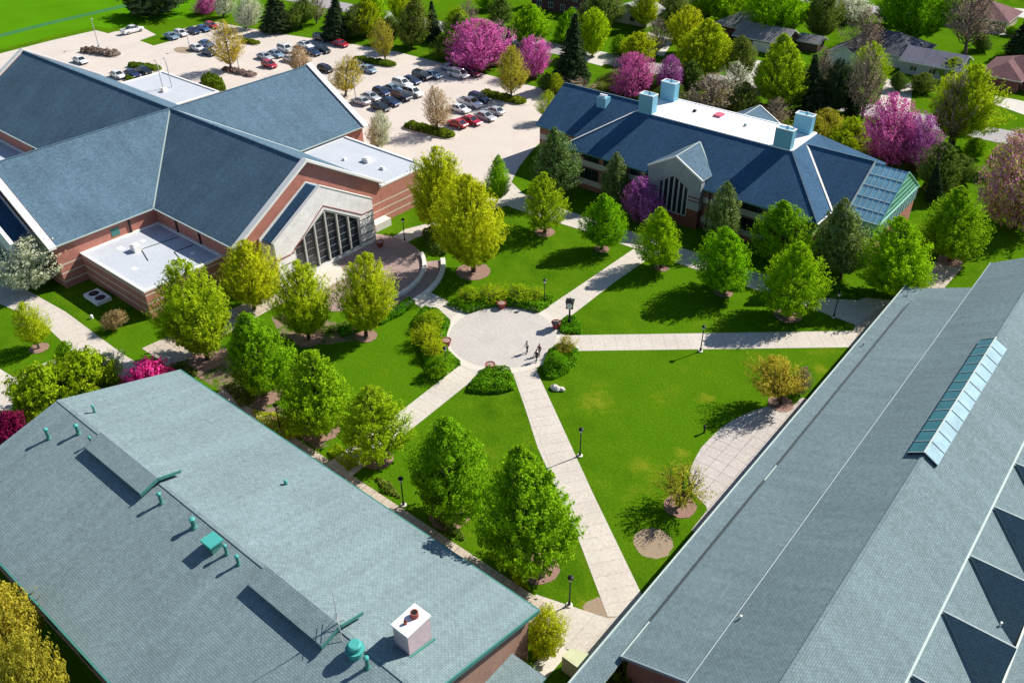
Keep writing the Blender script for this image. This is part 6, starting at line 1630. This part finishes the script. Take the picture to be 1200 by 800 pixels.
# ------------------------------------------------------------------ belt of trees behind the car park and the annex
GB = 'trees beyond the car park and annex'
rows = [
 ('redbud', 'lf_magenta', 562, 79, 20, 522, 606, 'broad magenta redbud behind the white van', 'redbud_tree'),
 ('redbud', 'lf_magenta', 625, 90, 40, 603, 648, 'magenta redbud between a yellow tree and a big spruce', 'redbud_tree'),
 ('redbud', 'lf_magenta', 741, 112, 60, 713, 774, 'deep magenta redbud directly behind the annex roof stacks', 'redbud_tree'),
 ('redbud', 'lf_purple', 783, 108, 63, 767, 800, 'smaller purple redbud touching the deep magenta one', 'redbud_tree'),
 ('redbud', 'lf_magenta', 1048, 193, 106, 1006, 1082, 'tall magenta redbud by the street beyond the glasshouse', 'redbud_tree'),
 ('redbud', 'lf_purple', 1080, 198, 128, 1055, 1108, 'darker purple redbud leaning on the tall magenta one', 'redbud_tree'),
 ('redbud', 'lf_magenta', 238, 16, -8, 228, 262, 'small magenta tree at the edge of the sports field', 'redbud_tree'),
 ('cone', 'lf_spruce', 669, 102, 14, 645, 698, 'big dark spruce beside the magenta redbud', 'spruce_tree'),
 ('cone', 'lf_spruce', 597, 75, 30, 587, 608, 'slim dark spruce between two redbuds', 'spruce_tree'),
 ('cone', 'lf_spruce', 321, 38, -18, 302, 344, 'dark spruce beside a white blossoming tree', 'spruce_tree'),
 ('cone', 'lf_spruce', 392, 48, -8, 373, 414, 'dark spruce behind the tall black car', 'spruce_tree'),
 ('round', 'lf_spruce', 168, 18, -30, 158, 240, 'large dark evergreen clump at the field edge', 'evergreen_tree'),
 ('cone', 'lf_spruce', 508, 48, 0, 495, 522, 'dark narrow evergreen behind the far kerb', 'spruce_tree'),
 ('round', 'lf_olive', 482, 56, -6, 463, 505, 'dark broad tree overhanging the far kerb', 'evergreen_tree'),
 ('round', 'lf_olive', 410, 45, 2, 398, 436, 'olive tree next to the spruce at the far kerb', 'leafy_tree'),
 ('round', 'lf_lime', 440, 40, -18, 420, 460, 'yellow green tree at the top behind the slender one', 'leafy_tree'),
 ('vase', 'lf_yellow', 470, 30, -22, 452, 492, 'light green tree beyond the dark broad tree', 'leafy_tree'),
 ('round', 'lf_olive', 540, 62, 14, 520, 560, 'shadowy olive tree behind the first redbud', 'leafy_tree'),
 ('bare', 'lf_grey', 545, 40, -2, 530, 565, 'bare grey twigged tree by the upper drive', 'bare_tree'),
 ('round', 'lf_lime', 621, 52, 3, 594, 646, 'bright lime tree in front of the dark brick house', 'leafy_tree'),
 ('round', 'lf_lime', 694, 66, 6, 672, 714, 'bright lime tree rising behind the big spruce', 'leafy_tree'),
 ('round', 'lf_lime', 660, 50, 8, 652, 684, 'lime tree half hidden by the spruce top', 'leafy_tree'),
 ('vase', 'lf_olive', 706, 38, -16, 682, 736, 'tan green loose tree near the pale roofed house', 'leafy_tree'),
 ('round', 'lf_yellow', 746, 72, 36, 722, 768, 'olive yellow small tree over the curved driveway', 'leafy_tree'),
 ('bare', 'lf_grey', 768, 66, 18, 752, 790, 'grey budding tree in front of the pale roofed house', 'bare_tree'),
 ('oval', 'lf_yellow', 825, 92, 20, 790, 863, 'large oval yellow green tree behind the white flat roof', 'leafy_tree'),
 ('vase', 'lf_olive', 790, 48, -10, 768, 815, 'dark leafy tree in front of the grey bungalow', 'leafy_tree'),
 ('vase', 'lf_lime', 850, 30, -40, 812, 888, 'bright spreading tree over the grey bungalow roof', 'leafy_tree'),
 ('vase', 'lf_lime', 912, 48, -36, 870, 952, 'tallest bright green tree by the garage house', 'leafy_tree'),
 ('oval', 'lf_yellow', 915, 128, 36, 883, 948, 'tall yellow green tree on dark trunks behind the roof stacks', 'leafy_tree'),
 ('round', 'lf_bright', 896, 106, 68, 880, 912, 'bright round bush like tree at the left of the tall yellow green one', 'leafy_tree'),
 ('cone', 'lf_spruce', 952, 130, 62, 932, 976, 'dark evergreen behind the far pair of stacks', 'spruce_tree'),
 ('round', 'lf_spruce', 980, 132, 68, 958, 1008, 'dark evergreen clump in front of the white gabled house', 'evergreen_tree'),
 ('bare', 'lf_grey', 1010, 142, 50, 984, 1042, 'pinkish grey bare tree beside the evergreens', 'bare_tree'),
 ('bare', 'lf_grey', 1006, 78, 6, 984, 1042, 'large bare tree over the charcoal roof', 'bare_tree'),
 ('vase', 'lf_bright', 1073, 53, -60, 1032, 1130, 'huge dark trunked tree behind the blue roofed house', 'leafy_tree'),
 ('bare', 'lf_grey', 1131, 64, -38, 1098, 1172, 'bare tree with leaning black trunk on the back lawn', 'bare_tree'),
 ('bare', 'lf_grey', 1112, 172, 78, 1092, 1150, 'twiggy core of the budding tree by the street', 'bare_tree'),
 ('vase', 'lf_yellow', 1116, 170, 72, 1084, 1168, 'wide yellow green budding tree on forked dark trunks by the street', 'leafy_tree'),
 ('round', 'lf_yellow', 1108, 92, 66, 1096, 1136, 'yellow green shrub like tree by the white rake board', 'leafy_tree'),
 ('cone', 'lf_spruce', 1196, 66, 18, 1178, 1222, 'blue green spruce at the edge beside the maroon roofed house', 'spruce_tree'),
 ('redbud', 'lf_mixed', 1190, 268, 150, 1120, 1216, 'wide crabapple of pink blossom and yellow leaves on a dark forked trunk', 'crabapple_tree'),
 ('round', 'lf_olive', 1100, 225, 165, 1078, 1128, 'dark evergreen shrub beyond the glasshouse', 'evergreen_tree'),
 ('bare', 'lf_grey', 830, 140, 84, 792, 868, 'greyish budding thicket behind the white flat roof', 'bare_tree'),
 ('round', 'lf_gold', 842, 131, 100, 820, 858, 'golden bush behind the white flat roof', 'golden_shrub'),
 ('vase', 'lf_olive', 868, 138, 94, 850, 892, 'olive green bush beside the golden one behind the flat roof', 'green_shrub'),
 ('bare', 'lf_white', 860, 112, 70, 838, 884, 'pale blossom haze tree near the white driveway', 'blossom_tree'),
 ('round', 'lf_gold', 972, 160, 126, 952, 990, 'golden yellow bush row behind the annex hip, leftmost', 'golden_shrub'),
 ('round', 'lf_yellow', 998, 174, 136, 978, 1020, 'yellow green bush between golden bush and magenta redbud', 'golden_shrub'),
 ('multi', 'lf_white', 288, 34, -6, 274, 306, 'white blossoming tree left of the dark spruce', 'blossom_tree'),
 ('multi', 'lf_white', 262, 20, -12, 250, 276, 'smaller white blossoming tree by the field', 'blossom_tree'),
 ('vase', 'lf_olive', 352, 32, -6, 336, 372, 'olive budding tree between two spruces', 'leafy_tree'),
 ('multi', 'lf_white', 1000, 24, -10, 972, 1026, 'white blossoming tree by the upper driveway', 'blossom_tree'),
 ('cone', 'lf_spruce', 983, 30, 4, 975, 994, 'small black green spruce on the upper lawn', 'spruce_tree'),
 ('round', 'lf_olive', 588, 30, -6, 572, 604, 'grey green tree beside the dark brick house', 'leafy_tree'),
 ('round', 'lf_lime', 575, 12, -14, 556, 590, 'light green tree at the very top near the street', 'leafy_tree'),
 ('round', 'lf_bright', 1186, 42, 30, 1176, 1196, 'round bush at the corner of the tan brick house', 'green_shrub'),
 ('vase', 'lf_olive', 1056, 58, 40, 1046, 1066, 'dark round shrub at the foot of the huge trunk', 'green_shrub'),
 ('round', 'lf_olive', 780, 118, 96, 766, 806, 'dark shrub under the purple redbud', 'green_shrub'),
 ('round', 'lf_olive', 716, 100, 84, 704, 728, 'dark shrub beside the redbud shade', 'green_shrub'),
 ('round', 'lf_bright', 1142, 185, 160, 1130, 1158, 'green bush below the budding tree', 'green_shrub'),
 ('bare', 'lf_grey', 668, 108, 88, 640, 700, 'brown undergrowth below the big spruce', 'green_shrub'),
 ('vase', 'lf_yellow', 532, 48, 6, 516, 552, 'pale green tree over the street end of the upper drive', 'leafy_tree'),
 ('vase', 'lf_yellow', 428, 44, -4, 412, 446, 'thin yellow green tree just behind the far hedge island', 'leafy_tree'),
 ('round', 'lf_olive', 455, 52, 18, 440, 474, 'low dark tree in the shade behind the slender yellow one', 'leafy_tree'),
 ('round', 'lf_olive', 522, 70, 34, 506, 542, 'dark undergrowth tree left of the first redbud', 'leafy_tree'),
 ('bare', 'lf_grey', 371, 28, -8, 358, 386, 'thin grey tree left of the kerbside spruce', 'bare_tree'),
 ('vase', 'lf_olive', 340, 36, 8, 328, 356, 'dark round tree right of the first spruce', 'evergreen_tree'),
 ('bare', 'lf_grey', 586, 60, 20, 570, 606, 'reddish grey bare tree between the redbuds', 'bare_tree'),
 ('round', 'lf_bright', 726, 64, 40, 714, 742, 'small green tree at the edge of the curved driveway', 'leafy_tree'),
 ('vase', 'lf_yellow', 800, 62, 4, 780, 826, 'slender light green tree in front of the bungalow gable', 'leafy_tree'),
 ('bare', 'lf_grey', 700, 28, -14, 684, 722, 'bare tree beside the dark brick house', 'bare_tree'),
 ('vase', 'lf_yellow', 754, 34, -20, 738, 776, 'tall thin tree rising over the pale grey gable', 'leafy_tree'),
 ('round', 'lf_olive', 808, 104, 70, 792, 826, 'dim olive tree at the foot of the large oval one', 'leafy_tree'),
 ('vase', 'lf_olive', 868, 96, 40, 850, 888, 'loose olive tree between the oval tree and the white driveway', 'leafy_tree'),
 ('round', 'lf_olive', 935, 118, 78, 922, 952, 'dark green tree wedged beside the trunks of the tall one', 'leafy_tree'),
 ('bare', 'lf_grey', 962, 112, 52, 944, 984, 'twiggy brown tree above the dark evergreens', 'bare_tree'),
 ('cone', 'lf_spruce', 1000, 134, 88, 986, 1014, 'short dark evergreen in front of the bare pinkish tree', 'spruce_tree'),
 ('vase', 'lf_yellow', 1020, 110, 46, 1000, 1044, 'thin yellowish tree in front of the charcoal roof', 'leafy_tree'),
 ('vase', 'lf_olive', 962, 48, -20, 940, 990, 'loose green tree over the sunny upper lawn', 'leafy_tree'),
 ('vase', 'lf_olive', 1042, 30, -6, 1024, 1064, 'shady round tree left of the huge dark trunked one', 'leafy_tree'),
 ('round', 'lf_olive', 1078, 108, 84, 1062, 1096, 'dark evergreen under the eave of the blue roofed house', 'evergreen_tree'),
 ('round', 'lf_olive', 1052, 106, 84, 1040, 1066, 'dark evergreen at the corner of the curved driveway', 'evergreen_tree'),
 ('vase', 'lf_yellow', 1172, 205, 170, 1156, 1190, 'yellow green bush behind the crabapple', 'golden_shrub'),
 ('round', 'lf_olive', 1128, 215, 180, 1112, 1146, 'shaded evergreen bush left of the crabapple', 'green_shrub'),
 ('cone', 'lf_spruce', 1094, 238, 190, 1082, 1108, 'dark narrow evergreen standing close to the glasshouse gable', 'spruce_tree'),
 ('round', 'lf_olive', 760, 128, 108, 745, 778, 'dark bushes below the deep magenta redbud', 'green_shrub'),
 ('vase', 'lf_olive', 640, 108, 84, 628, 652, 'dark undergrowth left of the big spruce', 'green_shrub'),
 ('vase', 'lf_lime', 830, 22, -40, 800, 862, 'bright overhanging crown at the top above the bungalow', 'leafy_tree'),
 ('round', 'lf_olive', 1150, 60, 38, 1138, 1164, 'dark bush against the tan brick wall', 'green_shrub'),
 ('bare', 'lf_grey', 905, 150, 112, 886, 926, 'brown twiggy bush behind the middle of the white flat roof', 'green_shrub'),
 ('round', 'lf_gold', 950, 166, 134, 934, 968, 'golden bush right behind the far pair of stacks', 'golden_shrub'),
 ('round', 'lf_yellow', 985, 180, 152, 968, 1004, 'yellow bush just above the annex hip', 'golden_shrub'),
]
for k, mt, bx, by, ty, x0, x1, lb, nm in rows:
    sh_ = 'shrub' in nm
    sp_ = {'bare': 1.0, 'multi': 1.8}.get(k, 1.0)
    if nm == 'crabapple_tree': sp_ = 1.2
    T_(k, mt, bx, by, ty, x0, x1, lb, nm, GB, cat='shrub' if sh_ else 'tree', sparse=sp_)
# hedgerow along the street side of the annex and beyond the far kerb
B_('ground_cover', None, None, [(690, 108), (720, 112), (830, 140), (860, 146), (880, 150), (990, 182), (1040, 200), (1080, 204), (1070, 190), (1000, 166), (900, 128), (830, 118), (760, 104), (700, 96)], 1.2, 'lf_olive', kind='stuff', leaf=.4)
B_('ground_cover', None, None, [(1080, 220), (1100, 210), (1130, 215), (1120, 230), (1095, 236)], 1.2, 'lf_hedgedark', kind='stuff', leaf=.3)
# a gravel path of pale chips by the annex
